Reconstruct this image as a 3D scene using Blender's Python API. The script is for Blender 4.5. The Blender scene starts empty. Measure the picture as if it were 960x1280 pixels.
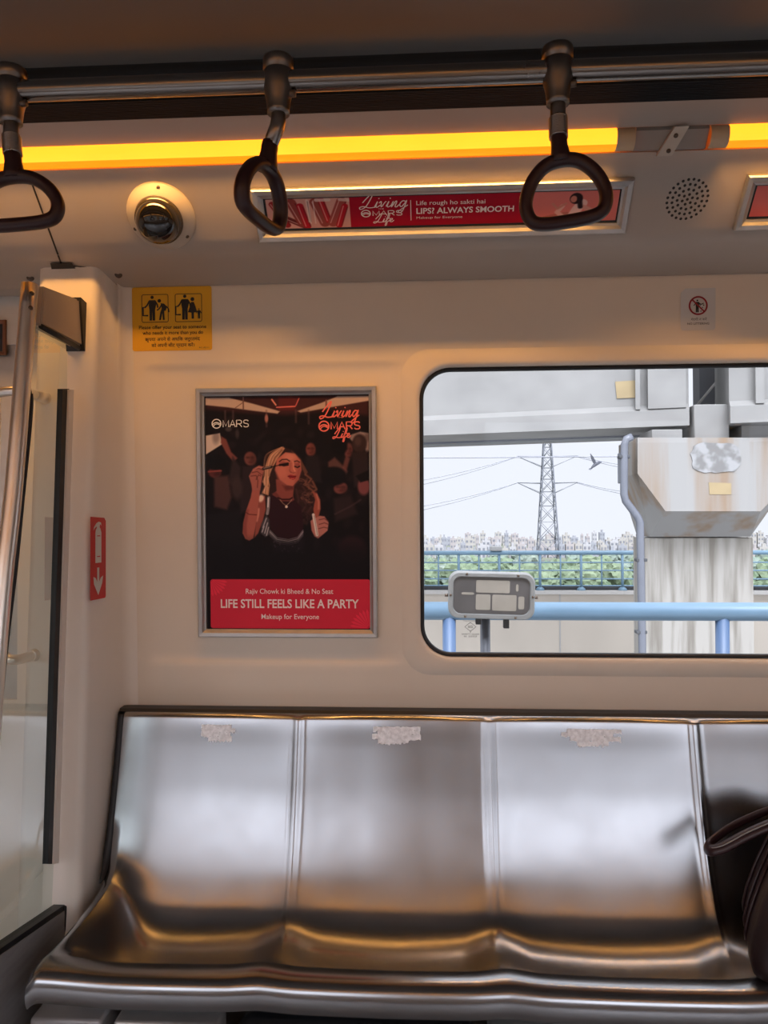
import bpy, bmesh, math, random
import numpy as np
from mathutils import Vector, Matrix
from mathutils.geometry import tessellate_polygon

random.seed(7)
rng = np.random.default_rng(7)
SC = bpy.context.scene
COL = SC.collection
R = math.radians

def lin(r, g, b):
    def f(c):
        c /= 255.0
        return c / 12.92 if c <= 0.04045 else ((c + 0.055) / 1.055) ** 2.4
    return (f(r), f(g), f(b))

def alb(k, r, g, b): return tuple(0.70 * k * v for v in lin(r, g, b))

# ---------------------------------------------------------------- camera
# metres: X runs along the carriage, Y away from the photographer to the seat wall, Z up
FPX = 961.0
YAW, PITCH, ROLL = R(3.3), R(0.9), R(0.2)
CAM = Vector((0, 0, 1.25))
fw = Vector((-math.sin(YAW) * math.cos(PITCH), math.cos(YAW) * math.cos(PITCH), math.sin(PITCH)))
rt = Vector((math.cos(YAW), math.sin(YAW), 0))
up = rt.cross(fw)
rt2 = rt * math.cos(ROLL) - up * math.sin(ROLL)
up2 = up * math.cos(ROLL) + rt * math.sin(ROLL)
cd = bpy.data.cameras.new('camera')
cam = bpy.data.objects.new('camera', cd)
COL.objects.link(cam)
m = Matrix((rt2, up2, -fw)).transposed().to_4x4()
m.translation = CAM
cam.matrix_world = m
cd.sensor_fit = 'VERTICAL'
cd.sensor_height = 36.0
cd.lens = FPX * 36.0 / 1280.0
cd.clip_start = 0.02
cd.clip_end = 3000
SC.camera = cam

def ray(x, y):
    return fw + rt2 * ((x - 480) / FPX) + up2 * ((640 - y) / FPX)
def at_Y(x, y, Y):
    d = ray(x, y); return CAM + d * (Y / d.y)
def at_X(x, y, X):
    d = ray(x, y); return CAM + d * (X / d.x)
def at_plane(x, y, p, n):
    d = ray(x, y); return CAM + d * ((p - CAM).dot(n) / d.dot(n))

# ---------------------------------------------------------------- world: hazy white sky, sun veiled behind the photographer
SKY_FRONT = 0.555
SKY_BACK = 2.0
SUN_GLOW = 22.0
SUN_DIR = Vector((0.08, -0.66, 0.75)).normalized()
w = bpy.data.worlds.new('hazy_sky'); SC.world = w; w.use_nodes = True
nt = w.node_tree; nt.nodes.clear()
N = nt.nodes.new; L = nt.links.new
tc = N('ShaderNodeTexCoord')
dot = N('ShaderNodeVectorMath'); dot.operation = 'DOT_PRODUCT'; dot.inputs[1].default_value = SUN_DIR
L(tc.outputs['Generated'], dot.inputs[0])
mr = N('ShaderNodeMapRange'); mr.interpolation_type = 'SMOOTHSTEP'
mr.inputs[1].default_value = -0.5; mr.inputs[2].default_value = 0.5
mr.inputs[3].default_value = SKY_FRONT; mr.inputs[4].default_value = SKY_BACK
L(dot.outputs['Value'], mr.inputs[0])
bg = N('ShaderNodeBackground'); bg.inputs[0].default_value = (0.955, 0.985, 1.10, 1)
mg = N('ShaderNodeMapRange'); mg.interpolation_type = 'SMOOTHSTEP'
mg.inputs[1].default_value = 0.94; mg.inputs[2].default_value = 1.0; mg.inputs[3].default_value = 0.0; mg.inputs[4].default_value = SUN_GLOW
L(dot.outputs['Value'], mg.inputs[0])
ad = N('ShaderNodeMath'); ad.operation = 'ADD'; L(mr.outputs[0], ad.inputs[0]); L(mg.outputs[0], ad.inputs[1])
L(ad.outputs[0], bg.inputs[1])
wo = N('ShaderNodeOutputWorld'); L(bg.outputs[0], wo.inputs[0])

LAMP_WATTS = 0.58            # per metre of light strip
LAMP_LEVEL = 1.0            # brightness of the amber light strips
SC.view_settings.view_transform = 'Standard'
SC.view_settings.look = 'None'
SC.view_settings.gamma = 1.0
SC.view_settings.use_curve_mapping = False
SC.view_settings.exposure = 0.80
SC.cycles.use_denoising = True
SC.cycles.max_bounces = 10
SC.cycles.diffuse_bounces = 5
SC.cycles.glossy_bounces = 6
SC.cycles.transparent_max_bounces = 12
SC.cycles.sample_clamp_indirect = 8.0

# ---------------------------------------------------------------- materials
def pm(name, c, rough=0.5, metal=0.0, var=0.0, scale=8.0, bump=0.0, stretch=None, aniso=0.0, spec=0.5, coat=0.0, c2=None, contrast=(0.35, 0.65)):
    mt = bpy.data.materials.new(name); mt.use_nodes = True
    n = mt.node_tree.nodes; l = mt.node_tree.links
    b = n['Principled BSDF']
    b.inputs['Base Color'].default_value = (*c, 1)
    b.inputs['Roughness'].default_value = rough
    b.inputs['Metallic'].default_value = metal
    b.inputs['Specular IOR Level'].default_value = spec
    b.inputs['Anisotropic'].default_value = aniso
    b.inputs['Coat Weight'].default_value = coat
    t = n.new('ShaderNodeTexCoord'); nz = n.new('ShaderNodeTexNoise')
    nz.inputs['Scale'].default_value = scale; nz.inputs['Detail'].default_value = 5
    src = t.outputs['Object']
    if stretch:
        mp = n.new('ShaderNodeMapping'); mp.inputs['Scale'].default_value = stretch
        l.new(src, mp.inputs['Vector']); src = mp.outputs['Vector']
    l.new(src, nz.inputs['Vector'])
    rp = n.new('ShaderNodeMapRange')
    rp.inputs[1].default_value, rp.inputs[2].default_value = contrast
    l.new(nz.outputs['Fac'], rp.inputs[0])
    mx = n.new('ShaderNodeMix'); mx.data_type = 'RGBA'
    a = tuple(x * (1 - var) for x in c) if c2 is None else c2
    mx.inputs[6].default_value = (*a, 1); mx.inputs[7].default_value = (*c, 1)
    l.new(rp.outputs[0], mx.inputs[0]); l.new(mx.outputs[2], b.inputs['Base Color'])
    if bump:
        bp = n.new('ShaderNodeBump'); bp.inputs['Strength'].default_value = bump
        bp.inputs['Distance'].default_value = 0.004
        l.new(nz.outputs['Fac'], bp.inputs['Height']); l.new(bp.outputs[0], b.inputs['Normal'])
    return mt

def glow(name, c, s):
    mt = bpy.data.materials.new(name); mt.use_nodes = True
    n = mt.node_tree.nodes; l = mt.node_tree.links
    b = n['Principled BSDF']
    b.inputs['Base Color'].default_value = (*[min(1, x) for x in c], 1)
    t = n.new('ShaderNodeTexCoord'); nz = n.new('ShaderNodeTexNoise'); nz.inputs['Scale'].default_value = 9
    mp = n.new('ShaderNodeMapping'); mp.inputs['Scale'].default_value = (1.2, 3, 3)
    l.new(t.outputs['Object'], mp.inputs[0]); l.new(mp.outputs[0], nz.inputs['Vector'])
    rp = n.new('ShaderNodeMapRange'); rp.inputs[3].default_value = s * 0.93; rp.inputs[4].default_value = s * 1.07
    l.new(nz.outputs['Fac'], rp.inputs[0])
    b.inputs['Emission Color'].default_value = (*c, 1)
    l.new(rp.outputs[0], b.inputs['Emission Strength'])
    return mt

def clear(name, tint, refl=1.0, rough=0.0):
    """thin clear sheet: sees straight through, mirrors a little at its faces"""
    mt = bpy.data.materials.new(name); mt.use_nodes = True
    n = mt.node_tree.nodes; l = mt.node_tree.links; n.clear()
    tr = n.new('ShaderNodeBsdfTransparent'); tr.inputs[0].default_value = (*tint, 1)
    gl = n.new('ShaderNodeBsdfGlossy'); gl.inputs['Roughness'].default_value = rough
    fr = n.new('ShaderNodeFresnel'); fr.inputs[0].default_value = 1.35
    ml = n.new('ShaderNodeMath'); ml.operation = 'MULTIPLY'; ml.inputs[1].default_value = refl
    l.new(fr.outputs[0], ml.inputs[0])
    mx = n.new('ShaderNodeMixShader'); l.new(ml.outputs[0], mx.inputs[0])
    l.new(tr.outputs[0], mx.inputs[1]); l.new(gl.outputs[0], mx.inputs[2])
    o = n.new('ShaderNodeOutputMaterial'); l.new(mx.outputs[0], o.inputs[0])
    return mt

def steel(name, c, rough, stretch, bump=0.02, smudge=0.08):
    """brushed steel: stretched fine grain in roughness and bump, soft smudges"""
    mt = bpy.data.materials.new(name); mt.use_nodes = True
    n = mt.node_tree.nodes; l = mt.node_tree.links
    b = n['Principled BSDF']; b.inputs['Metallic'].default_value = 1
    b.inputs['Base Color'].default_value = (*c, 1)
    t = n.new('ShaderNodeTexCoord')
    mp = n.new('ShaderNodeMapping'); mp.inputs['Scale'].default_value = stretch
    l.new(t.outputs['Object'], mp.inputs[0])
    g = n.new('ShaderNodeTexNoise'); g.inputs['Scale'].default_value = 60; g.inputs['Detail'].default_value = 3
    l.new(mp.outputs[0], g.inputs['Vector'])
    s = n.new('ShaderNodeTexNoise'); s.inputs['Scale'].default_value = 9; s.inputs['Detail'].default_value = 6
    l.new(t.outputs['Object'], s.inputs['Vector'])
    r1 = n.new('ShaderNodeMapRange'); r1.inputs[3].default_value = rough - smudge; r1.inputs[4].default_value = rough + smudge
    r1.inputs[1].default_value = 0.3; r1.inputs[2].default_value = 0.7
    l.new(s.outputs['Fac'], r1.inputs[0]); l.new(r1.outputs[0], b.inputs['Roughness'])
    bp = n.new('ShaderNodeBump'); bp.inputs['Strength'].default_value = bump; bp.inputs['Distance'].default_value = 0.002
    l.new(g.outputs['Fac'], bp.inputs['Height']); l.new(bp.outputs[0], b.inputs['Normal'])
    return mt

M = {}
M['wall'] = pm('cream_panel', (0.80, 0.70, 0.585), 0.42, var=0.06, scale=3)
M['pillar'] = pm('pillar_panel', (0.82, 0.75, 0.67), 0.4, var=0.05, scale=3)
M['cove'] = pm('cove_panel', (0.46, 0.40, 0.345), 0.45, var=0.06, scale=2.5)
M['ceil'] = pm('ceiling_panel', (0.115, 0.118, 0.118), 0.5, var=0.08, scale=2)
M['vent'] = pm('dark_ribbed_metal', (0.022, 0.026, 0.030), 0.85, metal=0.0, spec=0.1, var=0.15, scale=5, stretch=(1, 30, 30))
M['floor'] = pm('grey_vinyl', (0.40, 0.39, 0.38), 0.5, var=0.2, scale=40)
M['black'] = pm('black_rubber', (0.012, 0.012, 0.014), 0.5, var=0.2, scale=20)
M['seam'] = pm('dark_seam', (0.02, 0.016, 0.014), 0.7)
M['steel'] = steel('brushed_steel', (0.325, 0.328, 0.338), 0.23, (1, 60, 60), 0.0, 0.03)
M['pole'] = steel('pole_steel', (0.85, 0.80, 0.74), 0.32, (40, 40, 1), 0.01, 0.04)
M['rail'] = steel('rail_steel', (0.24, 0.22, 0.205), 0.24, (1, 40, 40), 0.01, 0.04)
M['collar'] = steel('collar_steel', (0.22, 0.20, 0.19), 0.3, (20, 20, 20), 0.01, 0.05)
M['spring'] = steel('spring_steel', (0.32, 0.29, 0.28), 0.3, (20, 20, 20), 0.01, 0.05)
M['alu'] = pm('satin_aluminium', (0.50, 0.49, 0.48), 0.42, metal=0.7, var=0.08, scale=30)
M['darkmetal'] = pm('grey_steel_sheet', (0.34, 0.33, 0.33), 0.38, metal=0.25, var=0.15, scale=12, stretch=(1, 1, 8))
M['bracket'] = pm('bronze_grey_cover', (0.50, 0.41, 0.33), 0.4, metal=0.1, var=0.1, scale=9)
M['grip'] = pm('dark_maroon_plastic', (0.030, 0.008, 0.010), 0.38, var=0.15, scale=30)
M['screw'] = pm('screw_metal', (0.12, 0.09, 0.07), 0.35, metal=0.8)
M['glass'] = clear('clear_glass', (0.97, 0.985, 0.975), 0.6)
M['screen_glass'] = clear('greenish_glass', (0.78, 0.865, 0.82), 0.3)
M['glass_edge'] = pm('green_glass_edge', (0.01, 0.07, 0.045), 0.15)
M['lamp_hot'] = glow('amber_diffuser_bright', (1.0, 0.27, 0.013), 1.58 * LAMP_LEVEL)
M['lamp_warm'] = glow('amber_diffuser_soft', (1.0, 0.34, 0.006), 0.53 * LAMP_LEVEL)
M['lamp_dim'] = pm('unlit_diffuser', (0.55, 0.42, 0.28), 0.35)
M['red'] = pm('red_vinyl', lin(196, 30, 36), 0.45, var=0.05)
M['printred'] = pm('red_print', lin(224, 3, 50), 0.5, var=0.04)
M['petal'] = pm('bright_red_print', lin(246, 28, 66), 0.5)
M['stripred'] = pm('deep_red_print', lin(170, 16, 40), 0.4, var=0.04)
M['white'] = pm('white_print', (0.92, 0.90, 0.88), 0.5)
M['pinkwhite'] = pm('pale_pink_print', (0.98, 0.80, 0.76), 0.5)
M['coral'] = pm('coral_print', lin(255, 122, 108), 0.5)
M['yellow'] = pm('yellow_vinyl', (0.80, 0.42, 0.012), 0.5, var=0.05)
M['ink'] = pm('black_ink', (0.018, 0.014, 0.012), 0.6)
M['pale'] = pm('pale_label', (0.66, 0.64, 0.62), 0.5, var=0.06)
M['signred'] = pm('prohibition_red', lin(150, 18, 34), 0.5)
M['dome'] = pm('smoked_dome', (0.012, 0.011, 0.011), 0.04, coat=1.0)
M['domering'] = pm('smoked_ring', (0.10, 0.085, 0.07), 0.12, metal=0.6)
M['domebase'] = pm('ivory_plastic', (0.52, 0.47, 0.40), 0.35, var=0.05)
M['bag'] = pm('maroon_black_leather', (0.022, 0.009, 0.010), 0.42, var=0.25, scale=60, bump=0.25)
M['bagtrim'] = pm('dark_piping', (0.035, 0.014, 0.016), 0.35)
M['zip'] = pm('zip_metal', (0.3, 0.28, 0.26), 0.35, metal=1)
M['tape'] = pm('tape_residue', (0.93, 0.93, 0.95), 0.5, metal=0.45, var=0.25, scale=120)
M['blue'] = pm('blue_paint', alb(0.60, 128, 164, 192), 0.42, var=0.12, scale=5, stretch=(1, 4, 4))
M['bluepost'] = pm('blue_post_paint', alb(0.55, 112, 144, 190), 0.45, var=0.12, scale=6)
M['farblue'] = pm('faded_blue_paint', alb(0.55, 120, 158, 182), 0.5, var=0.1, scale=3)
M['parapet'] = pm('cream_concrete', alb(0.5, 226, 214, 198), 0.8, var=0.07, scale=1.5, stretch=(2, 2, 0.4))
M['ledge'] = pm('pale_concrete', alb(0.5, 214, 210, 204), 0.8, var=0.08, scale=2)
M['concrete'] = pm('girder_concrete', alb(0.44, 196, 194, 190), 0.85, var=0.26, scale=1.2, stretch=(1.2, 1.2, 1.6), bump=0.2, contrast=(0.3, 0.72))
M['pier'] = pm('pier_concrete', alb(0.46, 204, 199, 190), 0.85, c2=alb(0.43, 160, 152, 140), scale=4.5, stretch=(2.0, 2.0, 0.16), bump=0.3, contrast=(0.36, 0.58))
M['cap'] = pm('stained_concrete', alb(0.42, 198, 196, 192), 0.85, c2=alb(0.42, 186, 160, 134), scale=1.7, stretch=(1.7, 1.7, 0.12), bump=0.2, contrast=(0.36, 0.52))
M['patch'] = pm('rough_patch', alb(0.42, 206, 206, 206), 0.9, c2=alb(0.44, 158, 156, 154), scale=7, bump=0.6, contrast=(0.40, 0.55))
M['ochre'] = pm('ochre_paint', alb(0.46, 208, 184, 138), 0.85, var=0.12, scale=6)
M['darkconc'] = pm('dark_concrete', alb(0.3, 120, 122, 128), 0.85, var=0.2, scale=2)
M['pipe'] = pm('grey_pvc', alb(0.5, 132, 136, 148), 0.45, var=0.1, scale=4)
M['lampbody'] = pm('grey_lamp_casting', alb(0.9, 150, 150, 148), 0.5, var=0.12, scale=20)
M['lampglass'] = pm('dusty_lamp_glass', alb(0.8, 108, 104, 104), 0.28, var=0.25, scale=12)
M['reflector'] = pm('lamp_reflector', alb(0.8, 182, 174, 162), 0.4, var=0.12, scale=20)
M['lattice'] = pm('galvanised_steel', alb(0.5, 150, 154, 164), 0.5, metal=0.2)
M['wire'] = pm('overhead_wire', alb(0.6, 176, 178, 188), 0.6)
M['leaf'] = pm('hazy_leaves', alb(0.47, 160, 178, 142), 0.9, c2=alb(0.48, 128, 154, 120), scale=0.5, contrast=(0.35, 0.65))  # distance haze mixed into the leaf colour
M['leaf2'] = pm('hazy_blue_leaves', alb(0.48, 168, 182, 166), 0.9, c2=alb(0.50, 142, 162, 148), scale=0.5, contrast=(0.35, 0.65))  # greyer, bluer leaf colour with more haze painted in
M['trunk'] = pm('bark', alb(0.4, 120, 104, 90), 0.9)
HOUSE = [pm('house_wall_%s' % n, alb(0.42, *c), 0.8, var=0.08, scale=0.2) for n, c in (('white', (236, 234, 236)), ('cream', (230, 224, 216)), ('pink', (226, 216, 214)), ('grey', (204, 206, 214)))]  # pale wall tints stand in for haze over the town
M['housewin'] = pm('house_openings', alb(0.45, 150, 152, 162), 0.5)
M['ground'] = pm('dusty_ground', alb(0.4, 150, 156, 128), 0.95, c2=alb(0.4, 120, 136, 100), scale=0.05)
M['feather'] = pm('pigeon_feathers', lin(74, 76, 84), 0.7, var=0.3, scale=40)

# ---------------------------------------------------------------- mesh builder
class MB:
    def __init__(s): s.bm = bmesh.new(); s.mi = 0
    def face(s, vs, mi=None, smooth=False):
        try:
            f = s.bm.faces.new(vs)
        except ValueError:
            return None
        f.material_index = s.mi if mi is None else mi
        f.smooth = smooth
        return f
    def quad(s, pts, mi=None):
        return s.face([s.bm.verts.new(p) for p in pts], mi)
    def box(s, c, d, rot=None, bevel=0.0, seg=2):
        r = bmesh.ops.create_cube(s.bm, size=1)
        mt = Matrix.Translation(Vector(c)) @ (rot.to_4x4() if rot else Matrix.Identity(4)) @ Matrix.Diagonal((*d, 1))
        bmesh.ops.transform(s.bm, matrix=mt, verts=r['verts'])
        fs = {f for v in r['verts'] for f in v.link_faces}
        for f in fs: f.material_index = s.mi
        if bevel:
            es = list({e for v in r['verts'] for e in v.link_edges})
            o = bmesh.ops.bevel(s.bm, geom=es, offset=bevel, segments=seg, profile=0.5, affect='EDGES')
            for f in o['faces']: f.material_index = s.mi; f.smooth = True
        return s
    def bb(s, a, b, bevel=0.0, seg=2):
        a, b = Vector(a), Vector(b)
        return s.box((a + b) / 2, [abs(x) for x in (b - a)], None, bevel, seg)
    def tube(s, pts, r, n=12, closed=False, cap=True, squash=None, upv=None):
        pts = [Vector(p) for p in pts]; k = len(pts)
        rs = r if isinstance(r, (list, tuple)) else [r] * k
        rings = []; prev = None
        for i, p in enumerate(pts):
            if closed: t = (pts[(i + 1) % k] - pts[i - 1]).normalized()
            else: t = (pts[min(i + 1, k - 1)] - pts[max(i - 1, 0)]).normalized()
            if upv is not None: a = Vector(upv) - t * Vector(upv).dot(t)
            elif prev is None: a = t.orthogonal()
            else: a = prev - t * prev.dot(t)
            if a.length < 1e-6: a = t.orthogonal()
            a.normalize(); prev = a; b = t.cross(a)
            sa, sb = squash or (1, 1)
            rings.append([s.bm.verts.new(p + (a * math.cos(j * 2 * math.pi / n) * sa + b * math.sin(j * 2 * math.pi / n) * sb) * rs[i]) for j in range(n)])
        m_ = k if closed else k - 1
        for i in range(m_):
            A, B = rings[i], rings[(i + 1) % k]
            for j in range(n): s.face([A[j], A[(j + 1) % n], B[(j + 1) % n], B[j]], smooth=True)
        if cap and not closed:
            s.face(rings[0][::-1]); s.face(rings[-1])
        return s
    def lathe(s, prof, o=(0, 0, 0), axis=(0, 0, 1), n=24):
        ax = Vector(axis).normalized(); a = ax.orthogonal().normalized(); b = ax.cross(a); o = Vector(o)
        rings = []
        for (r, h) in prof:
            if r < 1e-6: rings.append([s.bm.verts.new(o + ax * h)])
            else: rings.append([s.bm.verts.new(o + ax * h + (a * math.cos(j * 2 * math.pi / n) + b * math.sin(j * 2 * math.pi / n)) * r) for j in range(n)])
        for A, B in zip(rings, rings[1:]):
            for j in range(n):
                j2 = (j + 1) % n
                if len(A) == 1 and len(B) == 1: continue
                if len(A) == 1: s.face([A[0], B[j2], B[j]], smooth=True)
                elif len(B) == 1: s.face([A[j], A[j2], B[0]], smooth=True)
                else: s.face([A[j], A[j2], B[j2], B[j]], smooth=True)
        return s
    def prism(s, poly, d, bevel=0):
        """poly: world points of the front outline; d: extrusion vector"""
        d = Vector(d); A = [s.bm.verts.new(p) for p in poly]; B = [s.bm.verts.new(Vector(p) + d) for p in poly]
        n = len(A)
        s.face(A); s.face(B[::-1])
        for i in range(n): s.face([A[i], B[i], B[(i + 1) % n], A[(i + 1) % n]])
        return s
    def hull(s, pts):
        vs = [s.bm.verts.new(p) for p in pts]
        bmesh.ops.convex_hull(s.bm, input=vs)
        for f in s.bm.faces: f.material_index = s.mi
        return s
    def grid(s, rows, closed_u=False, smooth=True):
        V = [[s.bm.verts.new(p) for p in r] for r in rows]
        for i in range(len(V) - 1):
            k = len(V[i])
            for j in range(k if closed_u else k - 1):
                s.face([V[i][j], V[i][(j + 1) % k], V[i + 1][(j + 1) % k], V[i + 1][j]], smooth=smooth)
        return s
    def poly2(s, F, pts, h=0.0004):
        """flat polygon on frame F"""
        tri = tessellate_polygon([[Vector((a, b, 0)) for a, b in pts]])
        vs = [s.bm.verts.new(F(a, b, h)) for a, b in pts]
        for t in tri: s.face([vs[i] for i in t])
        return s
    def disc2(s, F, c, r, h=0.0004, n=20, ry=None):
        return s.poly2(F, [(c[0] + r * math.cos(i * 2 * math.pi / n), c[1] + (ry or r) * math.sin(i * 2 * math.pi / n)) for i in range(n)], h)
    def ribbon(s, F, pts, wd, h=0.0006, closed=False):
        k = len(pts); wds = wd if isinstance(wd, (list, tuple)) else [wd] * k
        Ls, Rs = [], []
        for i in range(k):
            if closed: p, q = pts[i - 1], pts[(i + 1) % k]
            else: p, q = pts[max(i - 1, 0)], pts[min(i + 1, k - 1)]
            tx, ty = q[0] - p[0], q[1] - p[1]; ln = math.hypot(tx, ty) or 1
            nx, ny = -ty / ln * wds[i] / 2, tx / ln * wds[i] / 2
            Ls.append(s.bm.verts.new(F(pts[i][0] + nx, pts[i][1] + ny, h)))
            Rs.append(s.bm.verts.new(F(pts[i][0] - nx, pts[i][1] - ny, h)))
        for i in range(k if closed else k - 1):
            j = (i + 1) % k
            s.face([Rs[i], Rs[j], Ls[j], Ls[i]])
        return s
    def text(s, F, body, x0, x1, yb, yt, h=0.0006, bold=0.0, align_box=True, shear=0.0):
        """lettering stretched to fill the box x0..x1, yb..yt of frame F"""
        c = bpy.data.curves.new('lettering', 'FONT'); c.body = body; c.size = 1; c.offset = bold; c.shear = shear
        c.resolution_u = 3
        o = bpy.data.objects.new('lettering', c); COL.objects.link(o)
        dg = bpy.context.evaluated_depsgraph_get(); dg.update()
        me = bpy.data.meshes.new_from_object(o.evaluated_get(dg))
        bpy.data.objects.remove(o); bpy.data.curves.remove(c)
        if len(me.vertices):
            co = np.array([v.co[:2] for v in me.vertices]); a, b = co.min(0), co.max(0)
            d = np.maximum(b - a, 1e-6)
            vs = [s.bm.verts.new(F(x0 + (p[0] - a[0]) / d[0] * (x1 - x0), yb + (p[1] - a[1]) / d[1] * (yt - yb), h)) for p in co]
            for p in me.polygons: s.face([vs[i] for i in p.vertices])
        bpy.data.meshes.remove(me)
        return s
    def build(s, name, mats, parent=None, smooth=False, recalc=True):
        if recalc: bmesh.ops.recalc_face_normals(s.bm, faces=s.bm.faces[:])
        if smooth:
            for f in s.bm.faces: f.smooth = True
        me = bpy.data.meshes.new(name); o = bpy.data.objects.new(name, me); COL.objects.link(o)
        if parent is not None:
            o.parent = parent; off = wloc(parent)
            bmesh.ops.translate(s.bm, verts=s.bm.verts[:], vec=-off)
        s.bm.to_mesh(me); s.bm.free()
        for x in (mats if isinstance(mats, (list, tuple)) else [mats]): me.materials.append(x)
        return o

def wloc(o):
    v = Vector((0, 0, 0))
    while o is not None: v += o.location; o = o.parent
    return v
def tag(o, label=None, cat=None, group=None, kind=None):
    if label: o['label'] = label
    if cat: o['category'] = cat
    if group: o['group'] = group
    if kind: o['kind'] = kind
    return o
def thing(name, loc, label, cat, group=None):
    o = bpy.data.objects.new(name, None); o.location = loc; o.empty_display_size = 0.05
    COL.objects.link(o)
    return tag(o, label, cat, group)
def struct(o): o['kind'] = 'structure'; return o

class Fr:
    """flat frame: origin, in-plane axes u (along) and v (up), n towards the viewer"""
    def __init__(s, o, u, v):
        s.o = Vector(o); s.u = Vector(u).normalized(); s.v = (Vector(v) - s.u * Vector(v).dot(s.u)).normalized(); s.n = s.u.cross(s.v)
    def __call__(s, a, b, h=0.0): return s.o + s.u * a + s.v * b + s.n * h
    def inv(s, x, y):
        p = at_plane(x, y, s.o, s.n) - s.o
        return p.dot(s.u), p.dot(s.v)
def sub(F, a, b, su, sv=None):
    """frame-like callable with its origin moved and its axes scaled"""
    sv = su if sv is None else sv
    return lambda x, y, h=0.0: F(a + x * su, b + y * sv, h)
def rrect(x0, x1, y0, y1, r, n=6):
    pts = []
    for cx, cy, a0 in ((x1 - r, y1 - r, 0), (x0 + r, y1 - r, 90), (x0 + r, y0 + r, 180), (x1 - r, y0 + r, 270)):
        for i in range(n + 1):
            a = R(a0 + 90 * i / n); pts.append((cx + r * math.cos(a), cy + r * math.sin(a)))
    return pts
def spline(pts, n):
    """Catmull-Rom through pts, n samples per span"""
    P = [np.array(p, float) for p in pts]; out = []
    for i in range(len(P) - 1):
        p0, p1, p2, p3 = P[max(i - 1, 0)], P[i], P[i + 1], P[min(i + 2, len(P) - 1)]
        for k in range(n):
            t = k / n
            out.append(0.5 * (2 * p1 + (p2 - p0) * t + (2 * p0 - 5 * p1 + 4 * p2 - p3) * t * t + (3 * p1 - p0 - 3 * p2 + p3) * t ** 3))
    out.append(P[-1]); return out
def sstep(a, b, x):
    t = min(1, max(0, (x - a) / (b - a))); return t * t * (3 - 2 * t)
# ================================================================ THE CARRIAGE
TILT = R(2.25)
FW = Fr((0, 1.85, 1.25), (1, 0, 0), (0, -math.sin(TILT), math.cos(TILT)))
def wallY(z): return 1.85 - (z - 1.25) * math.tan(TILT)
XL, XR = -5.0, 5.0
MID = 0.45                                    # centre line of the carriage (Y)

# ---- seat-side wall with the window opening
wa0 = FW.inv(527, 640)[0]; wb1 = FW.inv(560, 460.5)[1]; wb0 = FW.inv(560, 820)[1]; wa1 = wa0 + 1.34
bl = FW.inv(400, 456)[1]; bm_ = FW.inv(400, 828)[1]
def relief(a, b):
    k = sstep(bm_ - .004, bm_ + .006, b) * (1 - sstep(bl - .006, bl + .004, b))
    k *= sstep(-.70, -.66, a) * (1 - sstep(wa0 - .075, wa0 - .045, a))
    return -0.006 * k
hx0, hx1, hb0, hb1 = wa0 - .018, wa1 + .018, wb0 - .018, wb1 + .018
xs = sorted(set([round(-.735 + .02 * i, 4) for i in range(int((wa0 - .02 + .735) / .02) + 1)] + [hx0, hx1] + [hx0 + (hx1 - hx0) * i / 12 for i in range(13)] + [hx1 + .3 * i for i in range(13)]))
bs = sorted(set([round(-1.25 + .1 * i, 4) for i in range(7)] + [round(-.6 + .012 * i, 4) for i in range(106)] + [hb0, hb1]))
b_ = MB(); V = {}
for i, a in enumerate(xs):
    for j, b in enumerate(bs): V[i, j] = b_.bm.verts.new(FW(a, b, relief(a, b)))
for i in range(len(xs) - 1):
    for j in range(len(bs) - 1):
        ca, cb = (xs[i] + xs[i + 1]) / 2, (bs[j] + bs[j + 1]) / 2
        if hx0 < ca < hx1 and hb0 < cb < hb1: continue
        b_.face([V[i, j], V[i + 1, j], V[i + 1, j + 1], V[i, j + 1]], smooth=True)
struct(b_.build('wall_back', M['wall'], recalc=False))

# ---- window: moulded surround, black gasket, pane
def loops(b_, specs, h_base=0.0):
    prev = None
    for (off, h, mi) in specs:
        r = max(.012, .070 + off) if off < .03 else .066
        pts = rrect(wa0 - off, wa1 + off, wb0 - off, wb1 + off, r, 10)
        ring = [b_.bm.verts.new(FW(a, b, h)) for a, b in pts]
        if prev:
            n = len(ring)
            for i in range(n): b_.face([prev[i], prev[(i + 1) % n], ring[(i + 1) % n], ring[i]], mi, True)
        prev = ring
    return b_
win = thing('window_1', FW(wa0, wb0), 'wide carriage window with rounded corners and black gasket', 'window'); struct(win)
b_ = loops(MB(), [(.052, -.0045, 0), (.046, .0002, 0), (.016, .0012, 0), (.010, .0004, 0), (.005, -.006, 0), (.002, -.022, 0)])
b_.build('window_surround', M['wall'], win)
b_ = loops(MB(), [(.0045, -.014, 0), (.001, -.009, 0), (-.004, -.011, 0), (-.0055, -.022, 0)])
b_.build('window_gasket', M['black'], win)
b_ = MB(); b_.poly2(FW, rrect(wa0 - .002, wa1 + .002, wb0 - .002, wb1 + .002, .07, 8), -.021)
b_.build('window_pane', M['glass'], win)

# ---- cove, lamp housing, ceiling (seat side, and its mirror on the other side)
CA = R(46)
pL0 = at_Y(500, 199.5, 1.535)
t_ = math.tan(CA)
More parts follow.
